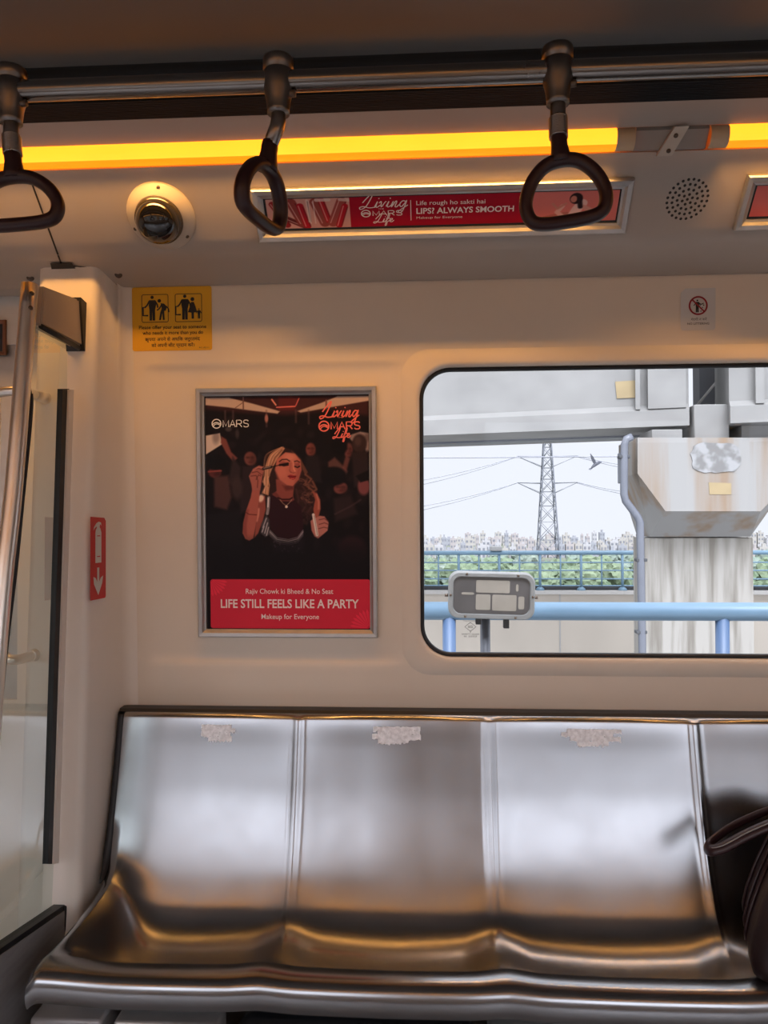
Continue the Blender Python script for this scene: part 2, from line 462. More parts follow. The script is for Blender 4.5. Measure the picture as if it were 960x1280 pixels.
# bend of the cove: on the slope below the lamp, where the photograph shows the crease
d_ = ray(500, 308); k_ = d_.z / d_.y
yB = (pL0.z - 1.25 + t_ * pL0.y) / (k_ + t_); zB = 1.25 + k_ * yB
FC = Fr((0, yB, zB), (1, 0, 0), (0, -math.cos(CA), math.sin(CA)))
pS = at_Y(500, 350, 1.812); zs = pS.z
FC2 = Fr((0, pS.y, pS.z), (1, 0, 0), (0, yB - pS.y, zB - pS.z))
vL0 = FC.inv(500, 199.5)[1]; vL1 = FC.inv(500, 168.5)[1]; vP = FC.inv(500, 138)[1]
def yz(v, h=0): p = FC(0, v, h); return (p.y, p.z)
pP = yz(vP)
pV = (pP[0] - .055, at_Y(500, 114, pP[0] - .055).z)
yC = pV[0] - .03; zC = at_Y(500, 68, yC).z
def strip(prof, name, mat, x0=XL, x1=XR, both=True, smooth=False):
    for k in ((0, 1) if both else (0,)):
        b = MB()
        pr = [(y if k == 0 else 2 * MID - y, z) for y, z in prof]
        b.grid([[(x0, y, z) for y, z in pr], [(x1, y, z) for y, z in pr]], smooth=smooth)
        struct(b.build(name, mat, recalc=False))
lip = [(1.90, zs + .008), (1.826, zs + .004), (1.818, zs - .001), (1.812, zs)]
bend = [FC2(0, .08)[1:], FC2(0, (FC2.o - Vector((0, yB, zB))).length - .030)[1:]]
B0, B1, B2 = Vector((0, *bend[1])), Vector((0, yB, zB)), FC(0, .030)
for i in range(1, 8):
    t = i / 8; p = B0 * (1 - t) ** 2 + B1 * 2 * t * (1 - t) + B2 * t * t; bend.append((p.y, p.z))
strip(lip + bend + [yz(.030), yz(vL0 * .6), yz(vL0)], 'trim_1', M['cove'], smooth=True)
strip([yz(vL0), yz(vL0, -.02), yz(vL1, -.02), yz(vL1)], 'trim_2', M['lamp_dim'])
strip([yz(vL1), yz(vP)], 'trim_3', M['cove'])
rib = [yz(vP), (pP[0], pP[1] + .004)]
for i in range(9):
    t0, t1 = i / 9, (i + .8) / 9
    for t, dz in ((t0, .0), (t1, .0), (t1, .004), ((i + 1) / 9, .004)):
        rib.append((pP[0] + (pV[0] - pP[0]) * t, pP[1] + (pV[1] - pP[1]) * t + dz))
strip(rib, 'trim_4', M['vent'])
strip([(pV[0], pV[1] + .004), (pV[0], zC - .006), (yC, zC)], 'trim_5', M['seam'])
b_ = MB(); b_.quad([(XL, yC, zC), (XR, yC, zC), (XR, 2 * MID - yC, zC), (XL, 2 * MID - yC, zC)])
struct(b_.build('ceiling', M['ceil']))
b_ = MB(); b_.bb((XL, -.98, -.05), (XR, 1.93, 0.0))
struct(b_.build('floor', M['floor']))
for nm, x in (('wall_left', XL), ('wall_right', XR)):
    b_ = MB(); b_.quad([(x, -1.0, 0), (x, 1.95, 0), (x, 1.95, 2.3), (x, -1.0, 2.3)])
    struct(b_.build(nm, M['wall']))
# closing sheet behind cove and wall top (carriage skin)
b_ = MB(); b_.quad([(XL, yC, zC + .02), (XR, yC, zC + .02), (XR, 2.0, zC + .02), (XL, 2.0, zC + .02)]); b_.quad([(XL, 1.97, 1.72), (XR, 1.97, 1.72), (XR, 1.97, zC + .02), (XL, 1.97, zC + .02)])
struct(b_.build('trim_6', M['ceil']))

# ---- opposite side wall with its windows and glazed doors (seen only in the steel's reflections)
yo = 2 * MID - 1.85
openings = [(-3.9, -2.7, .92, 1.64), (-2.45, -1.62, .60, 1.75), (-1.40, -.93, .60, 1.72), (-.80, -.28, .92, 1.64), (.34, 1.55, .92, 1.64), (1.9, 3.1, .92, 1.64), (3.3, 3.9, .75, 1.75)]  # spans shaped for the bright and dark columns in the seat backs
b_ = MB(); x = XL
for (a, b, c, d) in openings:
    b_.bb((x, yo - .03, 0), (a, yo, zs + .02))
    b_.bb((a, yo - .03, 0), (b, yo, c)); b_.bb((a, yo - .03, d), (b, yo, zs + .02)); x = b
b_.bb((x, yo - .03, 0), (XR, yo, zs + .02))
struct(b_.build('wall_front', M['wall']))
b_ = MB(); b_.quad([(XL, yo - .05, zs), (XR, yo - .05, zs), (XR, yo - .05, zC + .02), (XL, yo - .05, zC + .02)]); b_.quad([(XL, yo - .05, zC + .02), (XR, yo - .05, zC + .02), (XR, 2 * MID - yC, zC + .02), (XL, 2 * MID - yC, zC + .02)])
struct(b_.build('trim_7', M['ceil']))

# unseen wall added on the other side to darken the seat backs' reflections
b_ = MB(); b_.bb((-20, -4.3, -1.0), (20, -4.0, 1.50)); b_.bb((-20, -4.4, 1.50), (20, -3.9, 1.58))
struct(b_.build('wall_sky_block', M['ledge']))
# ---- door pocket pillar at the left of the seat
def yf(z): return 1.629 + (z - .398) * .060
rows = []
for i in range(24):
    z = 1.86 * i / 23; f = yf(z); W = wallY(z)
    pl = [(-.90, 1.96), (-.90, f + .02), (-.894, f + .006), (-.88, f)] + [(-.80, f), (-.772, f), (-.762, f + .004), (-.757, f + .010), (-.755, f + .02)]
    pl += [(-.748, f + .10), (-.744, W - .03), (-.740, W - .016), (-.732, W - .006), (-.715, W + .001), (-.70, W + .003)]
    rows.append([(a, b, z) for a, b in pl])
b_ = MB(); b_.grid(rows); struct(b_.build('wall_pocket', M['pillar']))
# door recess further left
b_ = MB(); b_.bb((-2.4, 1.93, 0), (-.90, 1.96, .8)); b_.bb((-2.4, 1.93, 1.72), (-.90, 1.96, 2.0)); b_.bb((-1.06, 1.93, .8), (-.9, 1.96, 1.72)); b_.bb((-2.4, 1.93, .8), (-2.2, 1.96, 1.72))
dr = b_.build('door_1', M['pillar']); struct(dr)
b_ = MB(); b_.bb((-2.2, 1.94, .8), (-1.06, 1.945, 1.72)); b_.build('door_leaf', M['alu'], dr)
b_ = MB(); b_.bb((XL, 1.93, 0), (-2.4, 1.96, 2.0)); struct(b_.build('wall_side', M['wall']))
# seam between the cove panels and its black end block
c0 = FC.inv(36, 218); c1 = FC.inv(68, 305); c1 = (c1[0], .0)
b_ = MB(); b_.ribbon(FC, [c0, c1], .004, .0006); b_.ribbon(FC2, [(c1[0], (B1 - FC2.o).length), FC2.inv(77, 330)], .004, .0012); b_.build('trim_8', M['seam'])['kind'] = 'structure'
# dark gap where pillar top meets the cove
b_ = MB()
pts = [FC2.inv(64, 331), FC2.inv(92, 332), FC2.inv(110, 334), FC2.inv(121, 339), FC2.inv(133, 350), FC2.inv(143, 355.5)]
b_.ribbon(FC2, pts, .005, .001)
b_.poly2(FC2, [FC2.inv(63, 327), FC2.inv(90, 327), FC2.inv(96, 336), FC2.inv(66, 341)], .004)
b_.build('trim_9', M['seam'])['kind'] = 'structure'

# ---- kick panels under the seat
b_ = MB(); b_.bb((-.70, 1.60, 0), (XR, 1.62, .30))
struct(b_.build('baseboard_back', M['darkmetal']))

# ================================================================ LIGHT STRIPS
def lamp(x0, x1, label, mirror=False, e0=True, e1=True):
    FY = (lambda p: Vector((p.x, 2 * MID - p.y, p.z))) if mirror else (lambda p: p)
    root = thing('light_strip', FY(FC(x0, (vL0 + vL1) / 2)), label, 'light', 'amber strips under the cove')
    d = vL1 - vL0
    def seg(prof, a, b, name, mat):
        q = MB(); q.grid([[FY(FC(a, v, h)) for v, h in prof], [FY(FC(b, v, h)) for v, h in prof]])
        return q.build(name, mat, root)
    hot = [(vL1 - .001, -.002), (vL1 - .08 * d, .008), (vL1 - .25 * d, .015), (vL1 - .42 * d, .018), (vL1 - .52 * d, .0185)]
    warm = [(vL1 - .52 * d, .0185), (vL1 - .62 * d, .018), (vL1 - .74 * d, .0155), (vL0 + .12 * d, .009), (vL0 + .05 * d, -.002)]
    ends = .035
    a = x0 + (ends if e0 else 0); b = x1 - (ends if e1 else 0)
    seg(hot, a, b, 'diffuser', M['lamp_hot']); seg(warm, a, b, 'lower_diffuser', M['lamp_warm'])
    # the strip's own light: an area light aimed down along the cove to the wall
    ld = bpy.data.lights.new('amber_area_light', 'AREA'); ld.shape = 'RECTANGLE'; ld.size = b - a; ld.size_y = .018
    ld.energy = LAMP_WATTS * (b - a); ld.color = (1.0, .47, .12); ld.spread = R(80)
    lo = bpy.data.objects.new('amber_area_light', ld); COL.objects.link(lo); lo.parent = root
    aim = (-FC.v * math.cos(R(9)) + FC.n * math.sin(R(9)))
    if mirror:
        aim = Vector((aim.x, -aim.y, aim.z))
        l2 = bpy.data.lights.new('amber_area_light', 'AREA'); l2.shape = 'RECTANGLE'; l2.size = b - a; l2.size_y = .012  # extra unseen light, added so an amber line shows in the steel
        l2.energy = LAMP_WATTS * .65 * (b - a); l2.color = (1.0, .46, .10)
        o2 = bpy.data.objects.new('amber_area_light', l2); COL.objects.link(o2); o2.parent = root
        o2.location = FY(FC((a + b) / 2, (vL0 + vL1) / 2, .024)) - root.location
        o2.rotation_euler = Vector((0, .8, -.6)).to_track_quat('-Z', 'Y').to_euler()
    lo.location = FY(FC((a + b) / 2, vL0 + .004, .020)) - root.location
    lo.rotation_euler = aim.to_track_quat('-Z', 'Y').to_euler()
    if e0: seg(hot + warm[1:], x0, a, 'end_cap', M['lamp_dim'])
    if e1: seg(hot + warm[1:], b, x1, 'end_cap', M['lamp_dim'])
    return root
xa = FC.inv(790, 185)[0]; xb = FC.inv(885, 172)[0]
lamp(-1.75, xa, 'long amber light strip above the red banner advert and dome camera')
lamp(xb, xb + 2.2, 'amber light strip right of the screwed joint plate')
lamp(-4.2, -1.85, 'amber light strip of the far left carriage end')
lamp(-1.75, xa, 'amber light strip over the opposite windows', True)
lamp(xb, xb + 2.2, 'amber light strip over the opposite side to the right', True)
lamp(-4.2, -1.85, 'amber light strip over the opposite doors', True)
# joint between two strips: bare housing and slanted plate with two screws
b_ = MB(); d = vL1 - vL0
pr = [(vL1 - .001, -.002), (vL1 - .12 * d, .004), (vL0 + .12 * d, .005), (vL0 + .001, -.002)]
b_.grid([[FC(xa + .002, v, h) for v, h in pr], [FC(xb - .002, v, h) for v, h in pr]], smooth=False)
jt = b_.build('light_joint_cover', pm('dull_cover', (.30, .275, .25), .45, var=.1)); tag(jt, 'bare grey cover between the two amber light strips', 'light cover')
q = [FC.inv(842, 156), FC.inv(860, 155), FC.inv(838, 192), FC.inv(819, 193)]
root = thing('joint_plate', FC(*q[3]), 'slanted pale plate with two screws across the gap between the light strips', 'bracket')
b_ = MB(); b_.prism([FC(a, b, .012) for a, b in q], FC.n * -.007); b_.build('plate', M['domebase'], root)
for (x, y) in ((843, 167), (834, 186)):
    b_ = MB(); c = FC.inv(x, y); b_.lathe([(0, .0155), (.0035, .015), (.0045, .012), (.0045, .010)], FC(*c), FC.n, 12); b_.build('screw', M['screw'], root)

# ================================================================ OVERHEAD RAIL AND STRAPS
RY = 1.20
rp0, rp1 = at_Y(100, 103, RY), at_Y(900, 90, RY)
RZ = at_Y(500, 96.5, RY).z
b_ = MB(); b_.tube([(XL + .3, RY, RZ), (XR - .3, RY, RZ)], .0165, 24)
rl = thing('overhead_handrail', (0, RY, RZ), 'long steel handrail under the ceiling that the hand straps hang from', 'handrail')
b_.build('bar', M['rail'], rl)
for x in (-2.6, 1.9, 3.6):
    b_ = MB(); b_.tube([(x, RY, RZ + .01), (x, RY, zC)], .012, 12); b_.lathe([(.03, 0), (.03, -.006), (.014, -.02)], (x, RY, zC), (0, 0, 1), 16)
    b_.build('hanger', M['rail'], rl)
# second slim tube glimpsed above the rail
b_ = MB(); zz = at_Y(500, 78, 1.27).z; b_.tube([(XL + .3, 1.27, zz), (XR - .3, 1.27, zz)], .0125, 16)
t2 = thing('upper_handrail', (0, 1.27, zz), 'dull dark tube running just above the strap rail', 'handrail'); b_.build('bar', M['vent'], t2)
for x in (-2.6, 1.9, 3.6):
    b_ = MB(); b_.tube([(x, 1.27, zz), (x, 1.27, zC)], .008, 10); b_.build('hanger', M['vent'], t2)

def strap(px, label, yaw, roll, swing, ringtilt, coil, ring_w=.140, ring_h=.118):
    x = at_Y(px, 96, RY).x
    root = thing('hand_strap', (x, RY, RZ), label, 'hand strap', 'hand straps on the overhead rail')
    # collar wraps the rail
    b = MB(); b.lathe([(0, .036), (.0235, .036), (.0245, .033), (.0245, .018), (.0225, .0165), (.0225, .0145), (.0245, .012), (.0245, -.004), (.0235, -.014), (.0195, -.030), (.0175, -.046), (.0178, -.052), (.0, -.052)], (x, RY, RZ), (0, 0, 1), 28)
    col = b.build('collar', M['collar'], root)
    b = MB(); b.lathe([(0, .004), (.0055, .004), (.006, 0), (.006, -.006)], (x + .024, RY - .004, RZ - .022), (1, -.1, 0), 12); b.build('collar_bolt', M['screw'], col)
    # stem
    p0 = Vector((x, RY, RZ - .05)); dirv = Vector((math.sin(swing), -.10, -math.cos(swing))).normalized()
    Ls = .032
    axis = [p0, p0 + Vector((0, 0, -.012)), p0 + Vector((0, 0, -.018)) + dirv * .006]
    p1 = axis[-1] + dirv * Ls; axis.append(p1)
    b = MB(); b.tube(axis, .0118, 14)
    st = b.build('stem', M['spring'], root)
    if coil:
        b = MB(); pts = []
        nn = 12
        for i in range(nn * 12 + 1):
            t = i / (nn * 12); c = axis[2] + (p1 - axis[2]) * t
            a = i / 12 * 2 * math.pi; ex = Vector((1, 0, 0)); ey = dirv.cross(ex).normalized(); ex = ey.cross(dirv)
            pts.append(c + (ex * math.cos(a) + ey * math.sin(a)) * .0128)
        b.tube(pts, .0023, 6); b.build('coil_spring', M['spring'], st)
    # grip: sleeve + rounded-triangle ring, in its own turned frame
    rot = Matrix.Rotation(yaw, 3, 'Z') @ Matrix.Rotation(ringtilt, 3, 'Y')
    gz = dirv * -1
    Rm = Matrix.Rotation(roll, 3, 'Y')
    def G(a, b_, c=0):
        v = rot @ Vector((a, c, b_)); v = Rm @ v
        return p1 + v
    b = MB(); b.tube([G(0, .006), G(0, -.002), G(0, -.012), G(0, -.030), G(0, -.040)], [.0125, .0135, .0135, .0165, .018], 14, squash=(1, .9))
    w2, hgt, top = ring_w / 2 - .012, ring_h, -.036
    ctrl = [(0, top), (w2 * .42, top - hgt * .055), (w2 * .76, top - hgt * .25), (w2 * .96, top - hgt * .50), (w2, top - hgt * .72), (w2 * .88, top - hgt * .91), (w2 * .58, top - hgt * .985), (0, top - hgt)]
    ctrl = ctrl + [(-a, c) for a, c in ctrl[-2:0:-1]]
    P = [np.array(c) for c in ctrl]; k = len(P); sm = []
    for i in range(k):
        q0, q1, q2, q3 = P[i - 1], P[i], P[(i + 1) % k], P[(i + 2) % k]
        for s_ in range(7):
            t = s_ / 7
            sm.append(.5 * (2 * q1 + (q2 - q0) * t + (2 * q0 - 5 * q1 + 4 * q2 - q3) * t * t + (3 * q1 - q0 - 3 * q2 + q3) * t ** 3))
    nrm = (Rm @ (rot @ Vector((0, 1, 0))))
    b.tube([G(a, c) for a, c in sm], .0115, 12, closed=True, squash=(1.12, .92), upv=nrm)
    b.build('grip_ring', M['grip'], root)
    return root
strap(14, 'hand strap at the left edge, ring seen face on in front of the cove seam', R(4), R(-5), R(8), 0, True, .155, .078)
strap(348, 'hand strap swung aside with its ring turned nearly edge on', R(72), R(8), R(-20), 0, False, .142, .084)
strap(697, 'hand strap with ring facing out over the right end of the red banner advert', R(-6), R(-6), R(0), 0, True, .145, .096)

# ================================================================ ON THE COVE
# dome camera
c = FC.inv(202, 270); o = FC(*c); n = FC.n
root = thing('dome_camera', o, 'smoked dome security camera on a round ivory base left of the banner advert', 'camera')
b_ = MB(); b_.lathe([(.073, .0), (.073, .004), (.070, .008), (.058, .016), (.052, .020), (.050, .021), (.049, .014)], o, n, 48); bs_ = b_.build('base', M['domebase'], root)
for k in (80, 200, 320):
    a = R(k); b_ = MB(); b_.lathe([(0, .0135), (.0036, .013), (.0042, .0105), (.0042, .007)], FC(c[0] + .064 * math.cos(a), c[1] + .064 * math.sin(a)), n, 12); b_.build('screw', M['screw'], bs_)
b_ = MB(); b_.lathe([(.051, .012), (.0505, .023), (.0495, .030), (.046, .033)], o, n, 40); b_.build('trim_ring', M['domering'], root)
b_ = MB(); b_.lathe([(.0462 * math.cos(R(t)), .031 + .040 * math.sin(R(t))) for t in range(0, 90, 9)] + [(0, .071)], o, n, 40); b_.build('dome', M['dome'], root)
# speaker grille
c = FC.inv(859, 249); o = FC(*c)
root = thing('speaker_grille', o, 'round ceiling speaker grille of punched dots right of the banner advert', 'speaker')
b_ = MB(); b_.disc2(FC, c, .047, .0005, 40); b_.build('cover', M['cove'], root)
b_ = MB()
for ring, cnt in enumerate((1, 6, 12, 18, 24)):
    for i in range(cnt):
        a = 2 * math.pi * i / cnt + ring * .3; r_ = ring * .0101
        b_.disc2(FC, (c[0] + r_ * math.cos(a), c[1] + r_ * math.sin(a)), .0030, .001, 10)
b_.build('hole_pattern', M['ink'], root)
# screws on the lower cove
for (x, y, lb) in ((148, 343, 'dark recessed screw in the cove above the yellow sign'), (38, 347, 'dark recessed screw in the cove above the pole top')):
    c = FC2.inv(x, y); b_ = MB(); b_.lathe([(0, .001), (.004, .0015), (.0055, .003), (.0085, .0022), (.009, .0)], FC2(*c), n, 20)
    tag(b_.build('cove_screw', M['screw']), lb, 'screw')

# framed panels: mitred aluminium moulding
def frame(F, a0, a1, b0, b1, wd, ht, root, mat, back=True):
    prof = [(0, 0), (0, ht * .8), (.12, ht), (.55, ht * .92), (.8, ht * .55), (1, ht * .4), (1, .0005)]
    b = MB(); cor = [(a0, b0, 1, 1), (a1, b0, -1, 1), (a1, b1, -1, -1), (a0, b1, 1, -1)]
    rings = [[F(a + sx * t * wd, c_ + sy * t * wd, h) for t, h in prof] for a, c_, sx, sy in cor]
    for i in range(4):
        A = [b.bm.verts.new(p) for p in rings[i]]; B = [b.bm.verts.new(p) for p in rings[(i + 1) % 4]]
        for j in range(len(A) - 1): b.face([A[j], B[j], B[j + 1], A[j + 1]])
    return b.build('frame', mat, root, recalc=True)
# ---------------------------------------------------------------- printed pictures: a numpy painter whose canvas becomes a coloured flat sheet
def srgb2lin(a):
    a = a / 255.0
    return np.where(a <= .04045, a / 12.92, ((a + .055) / 1.055) ** 2.4)
class Canvas:
    def __init__(s, x0, x1, y0, y1, res, bg):
        s.x0, s.y0, s.res, s.gain = x0, y0, res, 1.12
        s.nx, s.ny = int(round((x1 - x0) * res)) + 1, int(round((y1 - y0) * res)) + 1
        s.X, s.Y = np.meshgrid(np.linspace(x0, x1, s.nx), np.linspace(y0, y1, s.ny))
        s.a = np.ones((s.ny, s.nx, 3)) * np.array(bg, float)
    def put(s, d, col, soft, al=1.0, box=None):
        m = np.clip(.5 - d / soft, 0, 1) * al
        s.a[box] += m[..., None] * (np.array(col, float) - s.a[box])
    def win(s, x0, x1, y0, y1, pad):
        i0 = max(0, int((x0 - pad - s.x0) * s.res)); i1 = max(0, min(s.nx, int((x1 + pad - s.x0) * s.res) + 2))
        j0 = max(0, int((y0 - pad - s.y0) * s.res)); j1 = max(0, min(s.ny, int((y1 + pad - s.y0) * s.res) + 2))
        return (slice(j0, j1), slice(i0, i1))
    def poly(s, pts, col, soft=1.2, al=1.0):
        P = np.array(pts, float); bx = s.win(P[:, 0].min(), P[:, 0].max(), P[:, 1].min(), P[:, 1].max(), soft)
        X, Y = s.X[bx], s.Y[bx]
        if X.size == 0: return
        d = np.full(X.shape, 1e9); ins = np.zeros(X.shape, bool)
        for i in range(len(P)):
            a, b = P[i - 1], P[i]; e = b - a; L2 = max(e @ e, 1e-9)
            t = np.clip(((X - a[0]) * e[0] + (Y - a[1]) * e[1]) / L2, 0, 1)
            d = np.minimum(d, np.hypot(X - a[0] - t * e[0], Y - a[1] - t * e[1]))
            c = ((a[1] > Y) != (b[1] > Y))
            with np.errstate(divide='ignore', invalid='ignore'):
                xx = (b[0] - a[0]) * (Y - a[1]) / (b[1] - a[1] if b[1] != a[1] else 1e-9) + a[0]
            ins ^= c & (X < xx)
        s.put(np.where(ins, -d, d), col, soft, al, bx)
    def ell(s, c, rx, ry, col, soft=1.2, al=1.0, rot=0):
        rm = max(rx, ry); bx = s.win(c[0] - rm, c[0] + rm, c[1] - rm, c[1] + rm, soft)
        X, Y = s.X[bx] - c[0], s.Y[bx] - c[1]
        if X.size == 0: return
        cs, sn = math.cos(R(rot)), math.sin(R(rot))
        u, v = (X * cs + Y * sn) / rx, (-X * sn + Y * cs) / ry
        s.put((np.hypot(u, v) - 1) * min(rx, ry), col, soft, al, bx)
    def line(s, pts, wd, col, soft=1.0, al=1.0):
        P = np.array(pts, float); bx = s.win(P[:, 0].min(), P[:, 0].max(), P[:, 1].min(), P[:, 1].max(), wd + soft)
        X, Y = s.X[bx], s.Y[bx]
        if X.size == 0: return
        d = np.full(X.shape, 1e9)
        for a, b in zip(P, P[1:]):
            e = b - a; L2 = max(e @ e, 1e-9)
            t = np.clip(((X - a[0]) * e[0] + (Y - a[1]) * e[1]) / L2, 0, 1)
            d = np.minimum(d, np.hypot(X - a[0] - t * e[0], Y - a[1] - t * e[1]))
        s.put(d - wd / 2, col, soft, al, bx)
    def build(s, name, F, a0, a1, b0, b1, parent, h=.0012, rough=.35):
        """a0,b1 = top left corner of the sheet on frame F"""
        nx, ny = s.nx, s.ny
        o = np.array(F(a0, b1, h)); du = np.array(F(a1, b1, h)) - o; dv = np.array(F(a0, b0, h)) - o
        U, W = np.meshgrid(np.linspace(0, 1, nx), np.linspace(0, 1, ny))
        co = o + U[..., None] * du + W[..., None] * dv - np.array(wloc(parent))
        idx = np.arange(nx * ny).reshape(ny, nx)
        q = np.stack([idx[1:, :-1], idx[1:, 1:], idx[:-1, 1:], idx[:-1, :-1]], -1).reshape(-1, 4)
        me = bpy.data.meshes.new(name); nv = nx * ny; nf = len(q)
        me.vertices.add(nv); me.vertices.foreach_set('co', co.reshape(-1).astype(np.float32))
        me.loops.add(nf * 4); me.loops.foreach_set('vertex_index', q.reshape(-1).astype(np.int32))
        me.polygons.add(nf); me.polygons.foreach_set('loop_start', (np.arange(nf) * 4).astype(np.int32))
        me.update(calc_edges=True)
        at = me.color_attributes.new('print', 'FLOAT_COLOR', 'POINT')
        c4 = np.ones((nv, 4), np.float32); c4[:, :3] = np.clip(srgb2lin(np.clip(s.a, 0, 255)) * s.gain, 0, .95).reshape(-1, 3)
        at.data.foreach_set('color', c4.reshape(-1))
        mt = bpy.data.materials.new(name); mt.use_nodes = True
        b = mt.node_tree.nodes['Principled BSDF']; b.inputs['Roughness'].default_value = rough; b.inputs['Specular IOR Level'].default_value = 0.12
        vc = mt.node_tree.nodes.new('ShaderNodeVertexColor'); vc.layer_name = 'print'
        mt.node_tree.links.new(vc.outputs['Color'], b.inputs['Base Color'])
        me.materials.append(mt)
        o = bpy.data.objects.new(name, me); COL.objects.link(o); o.parent = parent
        return o

def arc(cx, cy, r, a0, a1, n=24):
    return [(cx + r * math.cos(R(a0 + (a1 - a0) * i / n)), cy + r * math.sin(R(a0 + (a1 - a0) * i / n))) for i in range(n + 1)]
def ring_logo(b, G, cx, cy, r, wd, h=.0008):
    """open ring with a wave through it"""
    b.ribbon(G, arc(cx, cy, r, 0, 360, 36)[:-1], wd, h, closed=True)
    b.ribbon(G, [tuple(p) for p in spline([(cx - r * .95, cy - r * .25), (cx - r * .5, cy + r * .15), (cx + r * .1, cy + r * .28), (cx + r * .98, cy - r * .1)], 5)], wd, h)
    b.ribbon(G, [tuple(p) for p in spline([(cx - r * .75, cy - r * .62), (cx - r * .3, cy - r * .12), (cx + r * .3, cy - r * .08), (cx + r * .9, cy - r * .42)], 5)], wd * .8, h)
CAPS = {'M': [[(0, 0), (0, 1), (.5, .12), (1, 1), (1, 0)]], 'A': [[(0, 0), (.5, 1), (1, 0)], [(.2, .34), (.8, .34)]],
        'R': [[(0, 0), (0, 1), (.62, 1), (.86, .9), (.92, .72), (.84, .54), (.6, .45), (0, .45)], [(.5, .45), (.95, 0)]],
        'S': [[(.92, .86), (.7, 1), (.28, 1), (.08, .86), (.08, .66), (.26, .54), (.74, .46), (.92, .34), (.92, .14), (.72, 0), (.28, 0), (.06, .14)]]}
def caps(b, G, word, x0, x1, yb, yt, wd, h):
    n = len(word); w_ = (x1 - x0) / n
    for i, ch in enumerate(word):
        for st in CAPS[ch]: b.ribbon(G, [(x0 + w_ * (i + .10 + .82 * p[0]), yb + (yt - yb) * p[1]) for p in st], wd, h)
SCRIPT = {  # hand-drawn slanted script strokes in letter units
    'L': ([[(-.15, .35), (.05, .62), (.42, 1.05), (.40, .85), (.15, .30), (-.05, .0), (-.28, -.12), (-.32, .02), (-.1, .08), (.2, -.02), (.55, .02)]], .50),
    'i': ([[(0, .05), (.18, .42), (.08, .12), (.12, 0), (.32, .16)], [(.24, .60), (.27, .66)]], .26),
    'v': ([[(0, .3), (.12, .42), (.10, .02), (.32, .36), (.40, .40)]], .36),
    'n': ([[(0, .05), (.16, .42), (.04, 0), (.28, .40), (.34, .36), (.24, .05), (.32, .0), (.46, .16)]], .44),
    'g': ([[(.40, .38), (.22, .42), (.06, .18), (.14, .0), (.34, .26), (.44, .42), (.20, -.30), (.02, -.42), (.0, -.30), (.5, .12)]], .46),
    'f': ([[(0, .1), (.28, .5), (.40, .95), (.30, .92), (.10, .2), (-.06, -.42), (.06, -.36), (.14, -.02), (.36, .16)], [(.05, .40), (.42, .44)]], .34),
    'e': ([[(.02, .12), (.26, .28), (.26, .42), (.10, .34), (.06, .06), (.22, .0), (.42, .20)]], .40),
}
def script(b, G, word, x, y, s, wd, h=.0008, rise=0.0):
    for ch in word:
        strokes, adv = SCRIPT[ch]
        for st in strokes:
            pts = [tuple(p) for p in spline(st, 5)] if len(st) > 2 else st
            b.ribbon(G, [(x + px_ * s, y + py_ * s + rise * (x + px_ * s)) for px_, py_ in pts], wd, h)
        x += adv * s
    return b

# ================================================================ POSTER ON THE WALL
def fbox(F, x0, x1, y0, y1):
    """box on frame F from pixel extents measured on the photograph"""
    ym, xm = (y0 + y1) / 2, (x0 + x1) / 2
    return F.inv(x0, ym)[0], F.inv(x1, ym)[0], F.inv(xm, y1)[1], F.inv(xm, y0)[1]
a0, a1, b0, b1 = fbox(FW, 247.5, 471.5, 484.5, 796)
poster = thing('wall_poster', FW((a0 + a1) / 2, (b0 + b1) / 2), 'tall framed makeup poster of a woman in a dark crowd, left of the window', 'poster')
FP = Fr(FW(0, 0, -.004), FW.u, FW.v)
frame(FP, a0, a1, b0, b1, .0185, .016, poster, M['alu'])
b_ = MB(); b_.poly2(FP, [(a0 + .012, b0 + .012), (a1 - .012, b0 + .012), (a1 - .012, b1 - .012), (a0 + .012, b1 - .012)], .0022); b_.build('backing', M['black'], poster)
PX0, PX1, PY0, PY1 = 258, 463, 490, 787
ia0, ia1, ib0, ib1 = a0 + .021, a1 - .0185, b0 + .0185, b1 - .0205
cv = Canvas(PX0, PX1, PY0, PY1, 1.7, (24, 19, 22))
# carriage ceiling and windows in the printed picture
cv.poly([(258, 490), (463, 490), (463, 516), (420, 508), (360, 514), (300, 510), (258, 505)], (62, 34, 36), 6)
cv.poly([(258, 491), (288, 491), (318, 499), (352, 509), (349, 512), (312, 507), (285, 503), (258, 500)], (196, 170, 156), 1.6)
cv.poly([(463, 491), (424, 491), (404, 499), (374, 509), (378, 511), (420, 504), (463, 497)], (190, 164, 150), 1.6)
cv.line([(306, 490), (306, 506)], 1.6, (110, 80, 76), 1); cv.line([(296, 504), (306, 497)], 1, (120, 90, 84), 1); cv.line([(410, 496), (410, 506)], 2, (120, 84, 78), 1)
cv.poly([(350, 490), (378, 490), (370, 508), (350, 508)], (88, 36, 38), 3)
cv.line([(342, 494), (347, 501)], 1.8, (232, 150, 130), 1); cv.line([(348, 504), (371, 503)], 1.6, (226, 118, 110), 1); cv.line([(372, 502), (376, 493)], 1.2, (220, 110, 104), 1)
cv.poly([(258, 539), (276, 536), (279, 550), (258, 563)], (214, 196, 186), 1.5)
cv.poly([(436, 541), (452, 536), (463, 538), (463, 560), (459, 563), (456, 547), (442, 548)], (150, 128, 126), 2)
rr = np.random.default_rng(3)
for i in range(110):
    cv.ell((rr.uniform(262, 460), rr.uniform(515, 715)), rr.uniform(2, 7), rr.uniform(3, 10), tuple(np.array((40, 27, 30)) + rr.uniform(-12, 16)), 4, .35, rr.uniform(0, 90))
for x in (283, 293, 335, 372, 388): cv.line([(x, 508), (x, 522 + (x % 7))], 2.2, (112, 82, 80), 2, .5)
